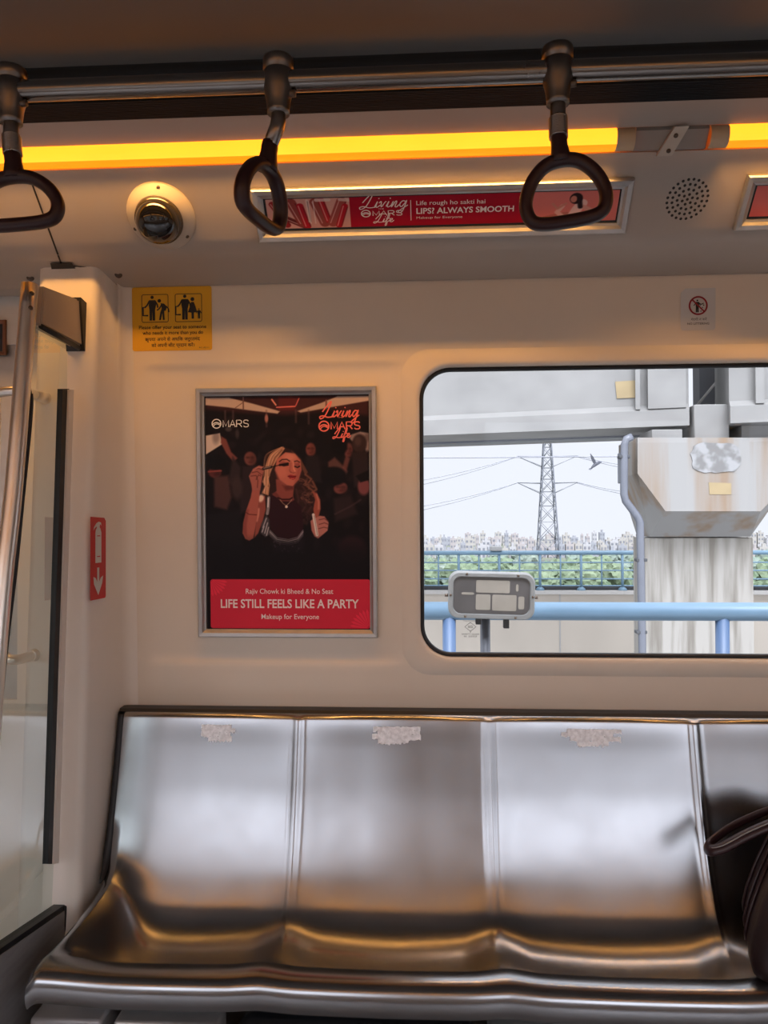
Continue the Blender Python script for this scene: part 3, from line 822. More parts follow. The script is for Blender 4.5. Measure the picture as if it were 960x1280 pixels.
cv.ell((335, 518), 2.2, 5, (206, 140, 130), 1.5, .8); cv.ell((287, 531), 4, 3, (90, 80, 80), 2, .7); cv.ell((298, 537), 2.4, 6, (78, 68, 70), 2, .6)
# people of the crowd
def face_(x, y, rx, ry, c, hair=(24, 18, 21), rot=0, hx=0):
    cv.ell((x + hx, y - ry * .7), rx * 1.35, ry * .95, hair, 2)
    cv.ell((x, y), rx, ry, c, 2.2, .95, rot)
    cv.ell((x - rx * .4, y - ry * .18), rx * .3, ry * .14, tuple(v * .55 for v in c), 2, .8); cv.ell((x + rx * .4, y - ry * .18), rx * .3, ry * .14, tuple(v * .55 for v in c), 2, .8)
    cv.ell((x, y + ry * .5), rx * .28, ry * .1, (96, 40, 42), 1.6, .8); cv.ell((x + rx * .45, y + ry * .2), rx * .5, ry * .7, tuple(v * .6 for v in c), 5, .7)
cv.poly([(278, 540), (284, 544), (290, 560), (298, 568), (293, 573), (284, 562), (277, 548)], (128, 72, 66), 2)
cv.poly([(292, 566), (302, 580), (300, 610), (286, 600)], (52, 40, 42), 4)
face_(314, 569, 7.5, 9, (122, 72, 66), rot=-10); cv.poly([(304, 578), (326, 578), (334, 620), (300, 640)], (46, 34, 38), 4)
face_(269, 586, 8, 7, (98, 52, 52)); cv.ell((270, 573), 13, 10, (20, 17, 20), 3); cv.line([(261, 585), (277, 584)], 2, (150, 76, 72), 1.5)
cv.poly([(268, 592), (286, 590), (290, 618), (284, 634), (268, 630)], (92, 62, 60), 4, .8); cv.ell((297, 606), 7, 14, (66, 50, 50), 4, .9)
cv.poly([(258, 640), (300, 634), (306, 720), (258, 720)], (30, 26, 30), 6)
face_(390, 558, 6, 8.5, (132, 72, 66), hx=3); cv.poly([(384, 566), (400, 566), (404, 600), (382, 598)], (38, 30, 33), 4)
face_(437, 559, 5.5, 9, (118, 68, 66), hx=-6); cv.ell((426, 553), 10, 13, (20, 16, 19), 3)
cv.ell((451, 551), 9, 12, (56, 40, 40), 2.5); cv.ell((449, 548), 4, 6, (84, 62, 58), 3, .7); cv.poly([(441, 562), (461, 560), (463, 600), (444, 606)], (46, 34, 36), 4)
cv.poly([(412, 574), (420, 568), (428, 576), (436, 586), (432, 596), (412, 580)], (112, 74, 68), 3, .8)
cv.poly([(434, 566), (439, 570), (432, 594), (427, 590)], (120, 72, 68), 2.5, .8)
face_(427, 607, 8.5, 7, (128, 72, 68), rot=-20); cv.ell((419, 592), 16, 12, (22, 18, 21), 3)
cv.ell((456, 605), 7.5, 11, (124, 70, 72), 3); cv.poly([(446, 592), (463, 584), (463, 597), (452, 600)], (22, 18, 20), 2)
cv.poly([(418, 620), (440, 616), (448, 640), (420, 650)], (50, 36, 38), 5, .8); cv.line([(420, 640), (440, 630), (452, 622)], 2, (86, 60, 60), 2, .6)
cv.ell((441, 685), 18, 17, (58, 34, 38), 6, .8)
# the woman
def W(*p): return [(290 + x / 6.857, 540 + y / 6.857) for x, y in p]
def W1(x, y): return (290 + x / 6.857, 540 + y / 6.857)
k = 1 / 6.857
cv.poly(W((300, 260), (345, 160), (450, 98), (540, 130), (600, 200), (650, 310), (715, 400), (740, 480), (730, 590), (700, 690), (650, 780), (590, 760), (560, 640), (540, 480), (400, 470), (380, 560), (300, 560), (285, 400)), (52, 32, 31), 2)
cv.poly(W((520, 130), (600, 205), (660, 320), (640, 350), (590, 240)), (104, 66, 54), 1.6)
cv.poly(W((450, 96), (340, 160), (298, 255), (292, 330), (268, 400), (290, 440), (262, 500), (320, 520), (332, 430), (322, 370), (352, 290), (400, 205), (465, 112)), (196, 142, 112), 1.3)
for q, cc in (([(430, 108), (340, 190), (305, 280), (300, 340)], (240, 206, 180)), ([(400, 150), (340, 240), (300, 350), (285, 400)], (214, 164, 132)), ([(440, 125), (380, 190), (345, 280)], (126, 80, 60)), ([(300, 350), (285, 400), (305, 440), (275, 490)], (232, 180, 150)), ([(320, 300), (300, 380), (318, 440)], (138, 86, 66)), ([(350, 175), (315, 250)], (252, 226, 206))):
    cv.line(W(*q), 1.6, cc, 1.4, .9)
for q in (((640, 340), (690, 380), (660, 420), (710, 450)), ((650, 380), (640, 430), (700, 480), (720, 520)), ((700, 400), (735, 470), (690, 500))): cv.line(W(*q), 2.2, (134, 84, 66), 1.8, .85)
for q in (((600, 420), (640, 480), (600, 540), (650, 600), (610, 660)), ((560, 470), (580, 560), (560, 640)), ((660, 500), (640, 560), (690, 620), (650, 680))): cv.line(W(*q), 2.4, (78, 48, 46), 2, .8)
for i in range(46):                      # fair strands on the lit side
    t = rr.uniform(0, 1); o = rr.uniform(-1, 1)
    q = [(445 - 30 * t + 8 * o, 100 + 10 * t), (365 - 45 * t + 30 * t * o, 170 + 8 * o), (322 - 25 * t + 22 * o, 270), (315 - 20 * t + 22 * o, 350), (300 + 18 * o, 430), (292 + 24 * o, 500)][: 3 + int(3.2 * rr.uniform(.3, 1))]
    cc = [(246, 216, 190), (206, 150, 118), (150, 100, 76), (116, 72, 56), (228, 176, 142)][int(rr.integers(0, 5))]
    cv.line(W(*[tuple(p) for p in spline(q, 4)]), .7, cc, 1.0, .65)
for i in range(40):                      # dark curls on the other side
    x, y = rr.uniform(580, 725), rr.uniform(330, 740)
    if x > 650 + (y - 330) * .3 and y < 480: continue
    cc = [(96, 60, 52), (130, 82, 66), (70, 44, 42), (40, 24, 26)][int(rr.integers(0, 4))] if y < 560 else [(64, 38, 40), (44, 26, 30), (30, 19, 22)][int(rr.integers(0, 3))]
    s0 = rr.uniform(18, 34)
    cv.line(W(*[(x + s0 * math.cos(a), y + s0 * .8 * math.sin(a) + 8 * k2) for k2, a in enumerate(np.linspace(rr.uniform(0, 3), rr.uniform(4, 7), 7))]), 1.1, cc, 1.2, .75)
cv.poly(W((385, 380), (545, 400), (530, 560), (430, 560), (350, 520), (390, 480)), (142, 74, 66), 1.6)
cv.poly(W((440, 430), (540, 410), (535, 470), (470, 480)), (98, 46, 44), 3, .8)
cv.poly(W((395, 205), (470, 145), (550, 158), (598, 215), (606, 300), (580, 385), (530, 440), (478, 432), (415, 385), (378, 300)), (196, 110, 94), 1.4)
cv.ell(W1(500, 190), 8, 5, (222, 144, 124), 5, .7); cv.ell(W1(440, 320), 6, 6.5, (212, 124, 106), 5, .6); cv.poly(W((580, 230), (606, 300), (580, 385), (545, 430), (560, 330)), (158, 82, 74), 4, .7)
cv.poly(W((378, 290), (420, 385), (480, 432), (460, 440), (400, 400)), (150, 80, 72), 2.5, .7)
cv.line(W((418, 225), (440, 208), (480, 206), (505, 222)), 1.5, (64, 34, 32), 1.2); cv.line(W((545, 226), (570, 220), (590, 232)), 1.4, (70, 36, 34), 1.2)
cv.poly(W((415, 235), (450, 222), (495, 235), (490, 258), (440, 262)), (152, 78, 70), 2, .8); cv.poly(W((545, 240), (590, 240), (592, 268), (555, 268)), (146, 74, 68), 2, .8)
cv.line(W((420, 252), (455, 262), (492, 256)), 1.7, (36, 20, 22), 1.1); cv.line(W((548, 268), (572, 278), (590, 268)), 1.7, (40, 22, 24), 1.1)
cv.line(W((535, 225), (540, 290), (552, 312)), 1.4, (232, 154, 134), 1.8, .8); cv.poly(W((500, 300), (530, 322), (556, 318), (540, 330), (510, 322)), (132, 64, 60), 1.6, .85); cv.line(W((512, 240), (506, 300)), 1.6, (160, 84, 76), 2, .7)
cv.poly(W((486, 352), (510, 340), (535, 346), (562, 350), (555, 372), (535, 386), (506, 376)), (150, 42, 48), 1.1); cv.line(W((490, 354), (528, 360), (558, 354)), .9, (84, 22, 28), .9); cv.line(W((515, 374), (540, 376)), 1.2, (204, 92, 88), 1)
cv.poly(W((352, 515), (430, 556), (520, 552), (560, 575), (600, 620), (620, 780), (605, 880), (540, 915), (420, 905), (335, 820), (312, 640), (320, 540)), (46, 22, 29), 1.8)
cv.poly(W((350, 505), (385, 490), (430, 545), (520, 545), (530, 520), (545, 560), (520, 575), (430, 572)), (118, 58, 54), 1.4); cv.line(W((400, 540), (440, 556), (500, 556), (525, 540)), 1.4, (34, 16, 20), 1)
cv.line(W((420, 560), (445, 590), (472, 612), (500, 585), (520, 560)), .7, (180, 140, 116), .8); cv.ell(W1(474, 620), 1.7, 1.7, (236, 214, 196), .9)
cv.poly(W((240, 540), (290, 520), (296, 640), (270, 740), (228, 850), (195, 890), (215, 720)), (152, 80, 70), 1.4); cv.ell(W1(254, 545), 3.6, 4.8, (252, 214, 196), 2.2, .95, 20); cv.line(W((232, 640), (228, 690), (215, 740)), 3, (226, 150, 130), 2, .8)
cv.poly(W((180, 470), (248, 470), (236, 580), (222, 700), (205, 800), (185, 895), (150, 916), (115, 900), (94, 850), (100, 760), (130, 640), (165, 540)), (176, 96, 84), 1.4)
cv.poly(W((94, 850), (100, 760), (130, 640), (150, 640), (128, 780), (130, 890)), (140, 72, 66), 2.5, .8); cv.line(W((120, 665), (150, 685), (215, 690)), 1.1, (96, 44, 42), .9)
cv.poly(W((152, 350), (190, 285), (240, 258), (285, 270), (292, 290), (276, 320), (262, 400), (250, 475), (180, 475), (172, 420)), (172, 100, 90), 1.3)
for q in (((200, 290), (240, 285), (280, 300)), ((180, 320), (225, 310), (262, 340)), ((170, 350), (215, 345), (230, 390), (225, 450)), ((215, 380), (235, 340), (255, 350))): cv.line(W(*q), 1.0, (92, 46, 44), 1.1, .9)
cv.line(W((190, 300), (235, 272), (270, 278)), 1.3, (204, 134, 120), 1.2, .8)
cv.line(W((278, 287), (345, 272)), 3.4, (52, 42, 42), 1); cv.line(W((283, 282), (340, 268)), 1, (150, 128, 122), .9); cv.line(W((345, 272), (420, 256)), 1.1, (30, 20, 20), .9); cv.line(W((420, 256), (490, 243)), 2.6, (30, 18, 20), 1.2)
cv.line(W((322, 540), (318, 620), (308, 680)), 3.6, (150, 138, 140), 1.2); cv.line(W((318, 545), (314, 620)), 1.4, (236, 226, 226), 1)
cv.poly(W((255, 770), (300, 690), (325, 730), (330, 860), (290, 885), (250, 850)), (74, 68, 74), 2)
for q in (((270, 800), (300, 720)), ((285, 850), (310, 760)), ((262, 840), (280, 790)), ((300, 870), (318, 800))): cv.line(W(*q), 1.2, (186, 178, 182), 1)
for dy, cc in ((0, (190, 180, 184)), (16, (120, 112, 118)), (32, (86, 78, 86)), (-14, (130, 120, 124))): cv.line(W((330, 840 + dy), (390, 905 + dy), (490, 922 + dy), (570, 900 + dy), (615, 840 + dy)), 1.2, cc, 1.1, .9)
cv.poly(W((340, 900), (400, 950), (560, 950), (620, 890), (620, 1020), (360, 1020)), (40, 30, 38), 5, .8)
for i in range(14): cv.ell(W1(rr.uniform(350, 620), rr.uniform(925, 1030)), .9, .9, (110, 96, 108), 1.2, .6)
cv.poly(W((700, 490), (735, 500), (765, 560), (768, 640), (750, 710), (715, 720), (705, 640), (722, 560)), (160, 84, 70), 1.5); cv.line(W((735, 515), (752, 580), (750, 640)), 2, (204, 124, 104), 1.6, .8)
cv.poly(W((680, 745), (705, 725), (760, 700), (800, 705), (836, 760), (826, 830), (745, 898), (715, 880), (690, 830)), (186, 118, 108), 1.3)
for q in (((755, 735), (800, 725), (830, 745)), ((755, 775), (800, 762), (834, 775)), ((752, 812), (795, 800), (828, 808))): cv.line(W(*q), 1.1, (104, 52, 50), 1, .9)
cv.line(W((705, 690), (722, 780), (736, 868)), 3.4, (226, 212, 204), 1); cv.line(W((713, 700), (738, 865)), .8, (150, 132, 128), .8)
cv.poly([(258, 678), (463, 678), (463, 722), (258, 722)], (25, 22, 26), 26, .85)
art = cv.build('printed_picture', FP, ia0, ia1, ib0, ib1, poster, .0034, .4)
PW, PH = ia1 - ia0, ib1 - ib0
def FPx(x, y, h=0.0):                      # photograph-of-the-poster units to the sheet
    return FP(ia0 + (x - PX0) / (PX1 - PX0) * PW, ib1 - (y - PY0) / (PY1 - PY0) * PH, h)
FPu = lambda x, y, h=0.0: FPx(x, -y, h)    # y up
b_ = MB(); b_.poly2(FPu, rrect(262, 463, -786, -723, 3), .0039); band = b_.build('red_band', M['printred'], poster)
for (cx, cy, aa0, aa1, n_, r0, r1) in ((262, -723.5, -88, -2, 7, 3, 22), (462.5, -785.5, 92, 178, 7, 3, 25)):
    b_ = MB()
    for i in range(n_):
        a = R(aa0 + (aa1 - aa0) * (i + .5) / n_); w_ = R(4.6)
        b_.poly2(FPu, [(cx + r0 * math.cos(a - w_), cy + r0 * math.sin(a - w_)), (cx + r1 * .85 * math.cos(a - w_), cy + r1 * .85 * math.sin(a - w_)), (cx + r1 * math.cos(a), cy + r1 * math.sin(a)), (cx + r1 * .85 * math.cos(a + w_), cy + r1 * .85 * math.sin(a + w_)), (cx + r0 * math.cos(a + w_), cy + r0 * math.sin(a + w_))], .0043)
    b_.build('petal_motif', M['petal'], band)
b_ = MB()
b_.text(FPu, 'Rajiv Chowk ki Bheed & No Seat', 307, 417, -743.6, -735, .0046, .004)
b_.text(FPu, 'LIFE STILL FEELS LIKE A PARTY', 275, 449, -760, -748.5, .0046, .02)
b_.text(FPu, 'Makeup for Everyone', 326.5, 399, -776, -767.5, .0046, .004)
b_.build('lettering', M['pinkwhite'], band)
b_ = MB(); ring_logo(b_, FPu, 272, -524, 5.6, 1.3, .0042); caps(b_, FPu, 'MARS', 279.5, 313.5, -528.3, -519.7, 1.15, .0042); b_.build('white_logo', M['white'], poster)
b_ = MB(); script(b_, FPu, 'Living', 408, -517, 18.5, 1.6, .0042, .0); ring_logo(b_, FPu, 407, -528.5, 6.2, 1.7, .0042); caps(b_, FPu, 'MARS', 415, 453, -532.5, -523.5, 1.6, .0044); script(b_, FPu, 'Life', 422, -543, 12, 1.4, .0042)
b_.text(FPu, 'THE', 424, 431, -518.5, -516.8, .0042); b_.build('coral_logo', M['coral'], poster)

# ================================================================ BANNER ADVERT ON THE COVE
ca0 = (FC.inv(322, 240)[0] + FC.inv(322, 300)[0]) / 2 - .004; ca1 = (FC.inv(793, 219)[0] + FC.inv(781, 288)[0]) / 2
cb1 = (FC.inv(330, 237)[1] + FC.inv(780, 219)[1]) / 2; cb0 = (FC.inv(330, 302)[1] + FC.inv(775, 288)[1]) / 2
def banner(a0, a1, b0, b1, label):
    root = thing('banner_advert', FC((a0 + a1) / 2, (b0 + b1) / 2), label, 'advert', 'framed banner adverts on the cove')
    FCb = Fr(FC(0, 0, .0005), FC.u, FC.v)
    frame(FCb, a0, a1, b0, b1, .021, .014, root, M['alu'])
    q = MB(); q.poly2(FCb, [(a0 + .013, b0 + .013), (a1 - .013, b0 + .013), (a1 - .013, b1 - .013), (a0 + .013, b1 - .013)], .0014); q.build('backing', M['black'], root)
    return root, FCb, (a0 + .026, a1 - .024, b0 + .026, b1 - .024)
ban, FB, (sa0, sa1, sb0, sb1) = banner(ca0, ca1, cb0, cb1, 'red lipstick banner advert in an aluminium frame between dome camera and speaker grille')
cv = Canvas(0, 440, 0, 50, 1.6, (170, 16, 40))
cv.poly([(-2, -2), (106, -2), (106, 52), (-2, 52)], (214, 158, 146), .8)
cv.poly([(325, -2), (442, -2), (442, 52), (325, 52)], (216, 120, 112), .8)
for (x, y, t_, wd, cc) in ((8, 8, 18, 9, (150, 40, 44)), (20, 30, 30, 8, (110, 44, 44)), (32, 6, 14, 13, (146, 62, 58)), (43, 12, 8, 9, (182, 26, 42)), (52, 3, 2, 3, (224, 204, 196)), (62, 6, 12, 13, (150, 70, 64)), (70, 2, 9, 8, (186, 38, 48)), (96, 6, -14, 13, (160, 74, 68)), (100, 14, -10, 8, (184, 28, 42))):
    x2, y2 = x + t_ * .9, min(47, y + 36)
    cv.line([(x, y), (x2, y2)], wd, cc, 1.4); cv.line([(x - wd * .25, y), (x2 - wd * .25, y2)], 1.2, (232, 190, 178), 1, .7); cv.line([(x + wd * .4, y + 2), (x2 + wd * .4, y2)], 1.4, (92, 26, 30), 1.2, .7)
for x in (54, 60): cv.line([(x, 4), (x + 1, 42)], 1.2, (236, 220, 212), .9, .8)
cv.line([(64, 3), (80, 3)], 5, (226, 206, 196), 1, .8); cv.line([(94, 3), (110, 5)], 5, (224, 200, 190), 1, .8)
cv.poly([(106, -2), (325, -2), (325, 52), (106, 52)], (170, 16, 40), .8)
# reclining woman at the right end
for q, wd, cc in ((((352, 44), (366, 40), (378, 38), (392, 42), (412, 34), (424, 28)), 8, (186, 104, 92)), (((372, 24), (366, 34), (372, 40)), 6, (222, 172, 160)), (((396, 20), (390, 30), (386, 40)), 13, (228, 186, 176)), (((376, 20), (366, 28), (360, 20)), 3.4, (206, 132, 116)), (((350, 45), (340, 47)), 4, (170, 90, 80)), (((398, 26), (410, 34), (420, 32)), 7, (212, 150, 136))):
    cv.line(q, wd, cc, 1.5)
cv.ell((388, 12), 8, 9, (44, 26, 28), 1.5); cv.ell((385, 13), 4, 5.5, (196, 124, 108), 1.3); cv.line([(392, 12), (394, 26)], 6, (44, 26, 28), 2)
cv.build('printed_picture', FB, sa0, sa1, sb0, sb1, ban, .0022, .35)
SW, SH = sa1 - sa0, sb1 - sb0
FBu = lambda x, y, h=0.0: FB(sa0 + x / 440 * SW, sb0 + y / 50 * SH, h)
b_ = MB()
script(b_, FBu, 'Living', 126, 32.5, 23, 1.3, .0030)
ring_logo(b_, FBu, 126, 22.5, 5.6, 1.3, .003); caps(b_, FBu, 'MARS', 134, 173, 18.5, 26.5, 1.25, .003); script(b_, FBu, 'Life', 140, 7.5, 14, 1.2, .003)
b_.text(FBu, 'THE', 142, 149, 29, 30.6, .003)
b_.ribbon(FBu, [(183, 9), (183, 43)], .9, .003)
b_.text(FBu, 'Life rough ho sakti hai', 190, 276, 32, 41.5, .003, .004)
b_.text(FBu, 'LIPS? ALWAYS SMOOTH', 190, 312, 19.5, 29.5, .003, .02)
b_.text(FBu, 'Makeup for Everyone', 190, 248, 10, 15, .003)
b_.build('lettering', M['pinkwhite'], ban)
# the next banner, cut by the right edge
na0 = FC.inv(925, 250)[0]; nb0, nb1 = cb0, cb1
ban2, FB2, (ta0, ta1, tb0, tb1) = banner(na0, na0 + (ca1 - ca0), nb0, nb1, 'pinkish red banner advert cut by the right edge of the photo')
cv = Canvas(0, 440, 0, 50, .6, (206, 74, 74))
cv.ell((10, 20), 60, 40, (228, 130, 122), 60, .8); cv.poly([(120, -2), (442, -2), (442, 52), (120, 52)], (176, 20, 44), 1)
cv.build('printed_picture', FB2, ta0, ta1, tb0, tb1, ban2, .0022, .35)

# ================================================================ SIGNS ON THE WALL
def person_glyph(b, G, x, y, s, h, bag=False, dress=False, bend=False, hat=False):
    """pictogram figure, feet at (x, y), s = height"""
    P = lambda pts: [(x + p[0] * s, y + p[1] * s) for p in pts]
    if bend:
        b.disc2(G, (x - .10 * s, y + .82 * s), .075 * s, h)
        b.poly2(G, P([(-.05, .72), (.10, .70), (.22, .56), (.16, .40), (.10, .40), (.12, .02), (.04, .02), (.02, .30), (-.04, .02), (-.12, .02), (-.06, .34), (0, .5)]), h)
        b.ribbon(G, P([(.0, .66), (-.10, .50), (-.20, .42)]), .055 * s, h); b.ribbon(G, P([(.18, .6), (.28, .48), (.30, .34)]), .05 * s, h)
    elif dress:
        b.disc2(G, (x, y + .84 * s), .085 * s, h)
        b.poly2(G, P([(-.06, .72), (.06, .72), (.14, .50), (.20, .28), (.06, .26), (.06, .0), (-.04, .0), (-.05, .26), (-.20, .28), (-.12, .5)]), h)
    else:
        b.disc2(G, (x, y + .91 * s), .065 * s, h)
        b.poly2(G, P([(-.12, .80), (.12, .80), (.16, .62), (.11, .42), (.11, 0), (.01, 0), (0, .36), (-.01, 0), (-.11, 0), (-.11, .42), (-.14, .6)]), h)
        b.ribbon(G, P([(-.11, .77), (-.20, .60), (-.28, .52)]), .06 * s, h); b.ribbon(G, P([(.11, .77), (.20, .62), (.22, .50)]), .06 * s, h)
    if bag:
        b.ribbon(G, P([(-.26, .52), (-.36, .52), (-.36, .20), (-.16, .20)]), .065 * s, h)
# yellow priority-seat sign
a0, a1, b0, b1 = fbox(FW, 165.5, 265, 358.5, 438.5)
root = thing('priority_seat_sign', FW((a0 + a1) / 2, (b0 + b1) / 2), 'yellow sign asking passengers to offer their seat, above the tall poster', 'sign')
FS = Fr(FW(a0, b0, .0006), FW.u, FW.v); sw, sh = a1 - a0, b1 - b0
S = lambda x, y, h=0.0: FS(x / 100 * sw, y / 80 * sh, h)
b_ = MB(); b_.poly2(S, rrect(0, 100, 0, 80, 3), .0006); b_.build('plate', M['yellow'], root)
b_ = MB()
for x0 in (12.5, 54.5): b_.ribbon(S, rrect(x0, x0 + 33, 36, 70.5, 2), .8, .0012, closed=True)
person_glyph(b_, S, 25.5, 38, 32, .0012, bag=True); person_glyph(b_, S, 37.5, 38, 30, .0012, bend=True)
person_glyph(b_, S, 66.5, 38.5, 32, .0012, bag=True); person_glyph(b_, S, 76, 39.5, 29, .0012, dress=True); person_glyph(b_, S, 84, 39.5, 13, .0012)
b_.build('pictogram', M['ink'], root)
b_ = MB()
for t, x0, x1, y0, y1 in (('Please offer your seat to someone', 8.5, 93, 26, 32), ('who needs it more than you do', 13, 89, 19, 25), ('कृपया अपने से अधिक जरूरतमंद', 16, 85, 10.8, 17.8), ('को अपनी सीट प्रदान करें।', 24, 78, 3.2, 10.2)):
    b_.text(S, t, x0, x1, y0, y1, .0012, .012)
b_.text(S, 'RC-02/11', 84, 96, 2.4, 4.2, .0012)
b_.build('lettering', M['ink'], root)
# small white no-littering sign
a0, a1, b0, b1 = fbox(FW, 850.5, 894, 360.5, 413)
root = thing('no_littering_sign', FW((a0 + a1) / 2, (b0 + b1) / 2), 'small white no littering sign above the window', 'sign')
FS2 = Fr(FW(a0, b0, .0006), FW.u, FW.v); sw2, sh2 = a1 - a0, b1 - b0
S2 = lambda x, y, h=0.0: FS2(x / 44 * sw2, y / 53 * sh2, h)
pl = rrect(0, 44, 0, 53, 3); pl = [p for p in pl if not (p[0] < 5 and p[1] > 48)]; i_ = max(range(len(pl)), key=lambda i: 0)
pl = [(41, 53), (44, 53), (44, 3), (43, 1), (41, 0), (3, 0), (1, 1), (0, 3), (0, 47.5), (6, 53)]
b_ = MB(); b_.poly2(S2, pl, .0012); b_.build('plate', M['pale'], root)
b_ = MB(); b_.ribbon(S2, arc(22, 31, 11, 0, 360, 36)[:-1], 2.1, .0022, closed=True); b_.ribbon(S2, [(14.2, 38.8), (29.8, 23.2)], 1.9, .0022); b_.build('prohibition_ring', M['signred'], root)
b_ = MB(); person_glyph(b_, S2, 21, 22.5, 16.5, .0018); b_.ribbon(S2, [(23, 34), (26, 32.5), (29, 34)], 1.2, .0018); b_.disc2(S2, (29, 31.5), .8, .0018); b_.disc2(S2, (27.5, 28.5), .7, .0018); b_.disc2(S2, (25.5, 24), .8, .0018); b_.build('pictogram', M['ink'], root)
b_ = MB(); b_.text(S2, 'गंदगी न करें', 13, 33, 12, 16.2, .0018); b_.text(S2, 'NO LITTERING', 8.5, 36, 7, 9.6, .0018, .01); b_.build('lettering', M['ink'], root)
# red extinguisher sign on the pillar's side
pt = [at_X(113.5, 646, -.7495), at_X(133, 648, -.7465), at_X(112, 751, -.7495)]
uu = (pt[1] - pt[0]); uu.z = 0; vv = pt[0] - pt[2]
FE = Fr(pt[2], uu, vv); FE.o = FE.o + FE.n * .001
ew, eh = uu.length, vv.length
root = thing('extinguisher_sign', pt[2], 'red fire extinguisher sign with white bottle and down arrow on the pillar', 'sign')
E = lambda x, y, h=0.0: FE(x / 34 * ew, y / 104 * eh, h)
b_ = MB(); b_.poly2(E, [(0, 0), (32, 0), (33.5, 2), (33.5, 99), (30, 103), (0, 104)], .0006); b_.build('plate', M['red'], root)
b_ = MB()
b_.poly2(E, [(10, 46), (23, 46), (23, 84), (21, 89), (19, 91), (20, 95), (23, 93), (22, 97), (17, 98), (12, 96), (7, 91), (6, 87), (9, 90), (13, 92), (13, 90), (11, 88), (10, 84)], .0012)
b_.poly2(E, [(14, 40), (18.5, 40), (18.5, 22), (22, 27), (27, 29), (25, 20), (16.5, 5), (7, 20), (6, 29), (11, 27), (14, 22)], .0012)
b_.build('pictogram', M['pale'], root)
for y_ in (80, 54): b_ = MB(); b_.ribbon(E, [(13, y_), (20, y_)], 1.2, .0018); b_.build('pictogram_line', M['red'], root)
# safety mark etched on the window pane
FG = Fr(FW(0, 0, -.019), FW.u, FW.v)
a0, a1, b0, b1 = fbox(FG, 576, 600, 775, 797)
G_ = lambda x, y, h=0.0: FG(a0 + x / 24 * (a1 - a0), b0 + y / 22 * (b1 - b0), h)
b_ = MB(); b_.ribbon(G_, [(5, 13.5), (12, 19), (19, 13.5), (12, 8)], .8, 0, closed=True); b_.text(G_, 'SG', 9, 15, 12, 15, 0, .02); b_.text(G_, 'TOUGHENED', 3, 21, 20, 21.6, 0)
b_.text(G_, 'SAFETY GLASS', 1, 23, 3.4, 5.2, 0, .01); b_.text(G_, 'IS 2553', 4, 20, .6, 2.4, 0, .01); b_.ribbon(G_, [(12, 8), (12, 6)], .8, 0)
tag(b_.build('glass_mark', M['ink']), 'tiny black diamond safety mark printed on the window glass', 'glass mark')
# ================================================================ STEEL BENCH
top_roll = [(1.822, .770), (1.820, .792), (1.812, .804), (1.801, .806), (1.792, .800), (1.7875, .788)]
free_end = top_roll + [(1.775, .733), (1.762, .677), (1.748, .623), (1.733, .570), (1.716, .522), (1.698, .490), (1.670, .468), (1.655, .462), (1.635, .457), (1.610, .454), (1.580, .452), (1.545, .450), (1.500, .449), (1.465, .450), (1.430, .452), (1.405, .4545), (1.390, .455), (1.366, .451), (1.351, .440), (1.345, .425), (1.346, .408), (1.352, .394)]
ridge = top_roll + [(1.7754, .7329), (1.7623, .6774), (1.7483, .6232), (1.7322, .5706), (1.7140, .5203), (1.6928, .4723), (1.6680, .4290), (1.6530, .4100), (1.6340, .3950), (1.6100, .3840), (1.5820, .3780), (1.5450, .3770), (1.505, .385), (1.470, .402), (1.435, .430), (1.408, .4495), (1.390, .4545), (1.366, .451), (1.351, .440), (1.345, .425), (1.346, .408), (1.352, .394)]
dish = top_roll + [(1.7769, .7326), (1.7645, .6769), (1.7506, .6227), (1.7340, .5703), (1.7151, .5202), (1.6937, .4723), (1.6700, .4271), (1.6565, .4065), (1.6405, .3880), (1.6210, .3725), (1.5970, .3600), (1.5650, .3520), (1.525, .350), (1.480, .362), (1.437, .398), (1.410, .435), (1.392, .4475), (1.364, .447), (1.3475, .437), (1.341, .421), (1.342, .404), (1.348, .390)]
NS = 5
pr_r, pr_d, pr_e = spline(ridge, NS), spline(dish, NS), spline(free_end, NS)
bench = thing('metro_bench', (0, 1.6, 0), 'long bench of joined pressed steel seats along the wall under the window', 'bench')
EDGES = [-.722, -.305, .137, .598, 1.05, 1.50, 1.95]
def seat_w(u):
    return .55 * math.sin(math.pi * u) ** .9 + .45 * sstep(0, .16, min(u, 1 - u))
def seat_pt(x, t):
    """surface point at X=x, profile index t (float)"""
    for a, b in zip(EDGES, EDGES[1:]):
        if a <= x <= b: u = (x - a) / (b - a); break
    w_ = seat_w(u)
    i = min(int(t), len(pr_r) - 2); f = t - i
    base = pr_r[i] * (1 - f) + pr_r[i + 1] * f
    if x < EDGES[1]:
        e_ = sstep(.03, .34, u); base = base * e_ + (pr_e[i] * (1 - f) + pr_e[i + 1] * f) * (1 - e_)
        w_ *= sstep(.0, .40, u)
    p = base * (1 - w_) + (pr_d[i] * (1 - f) + pr_d[i + 1] * f) * w_
    d_ = min(x - a, b - x)                    # pressed rib where two seats meet
    if t > 3 * NS and (x > EDGES[0] + .2):
        back = sstep(3 * NS, 4.6 * NS, t) * (1 - sstep(15 * NS, 18 * NS, t))
        p = p + np.array((-.0035 * (1 - sstep(0, .16, d_)) - .0050 * math.exp(-(d_ / .011) ** 2), 0)) * back
    return Vector((x, p[0], p[1]))
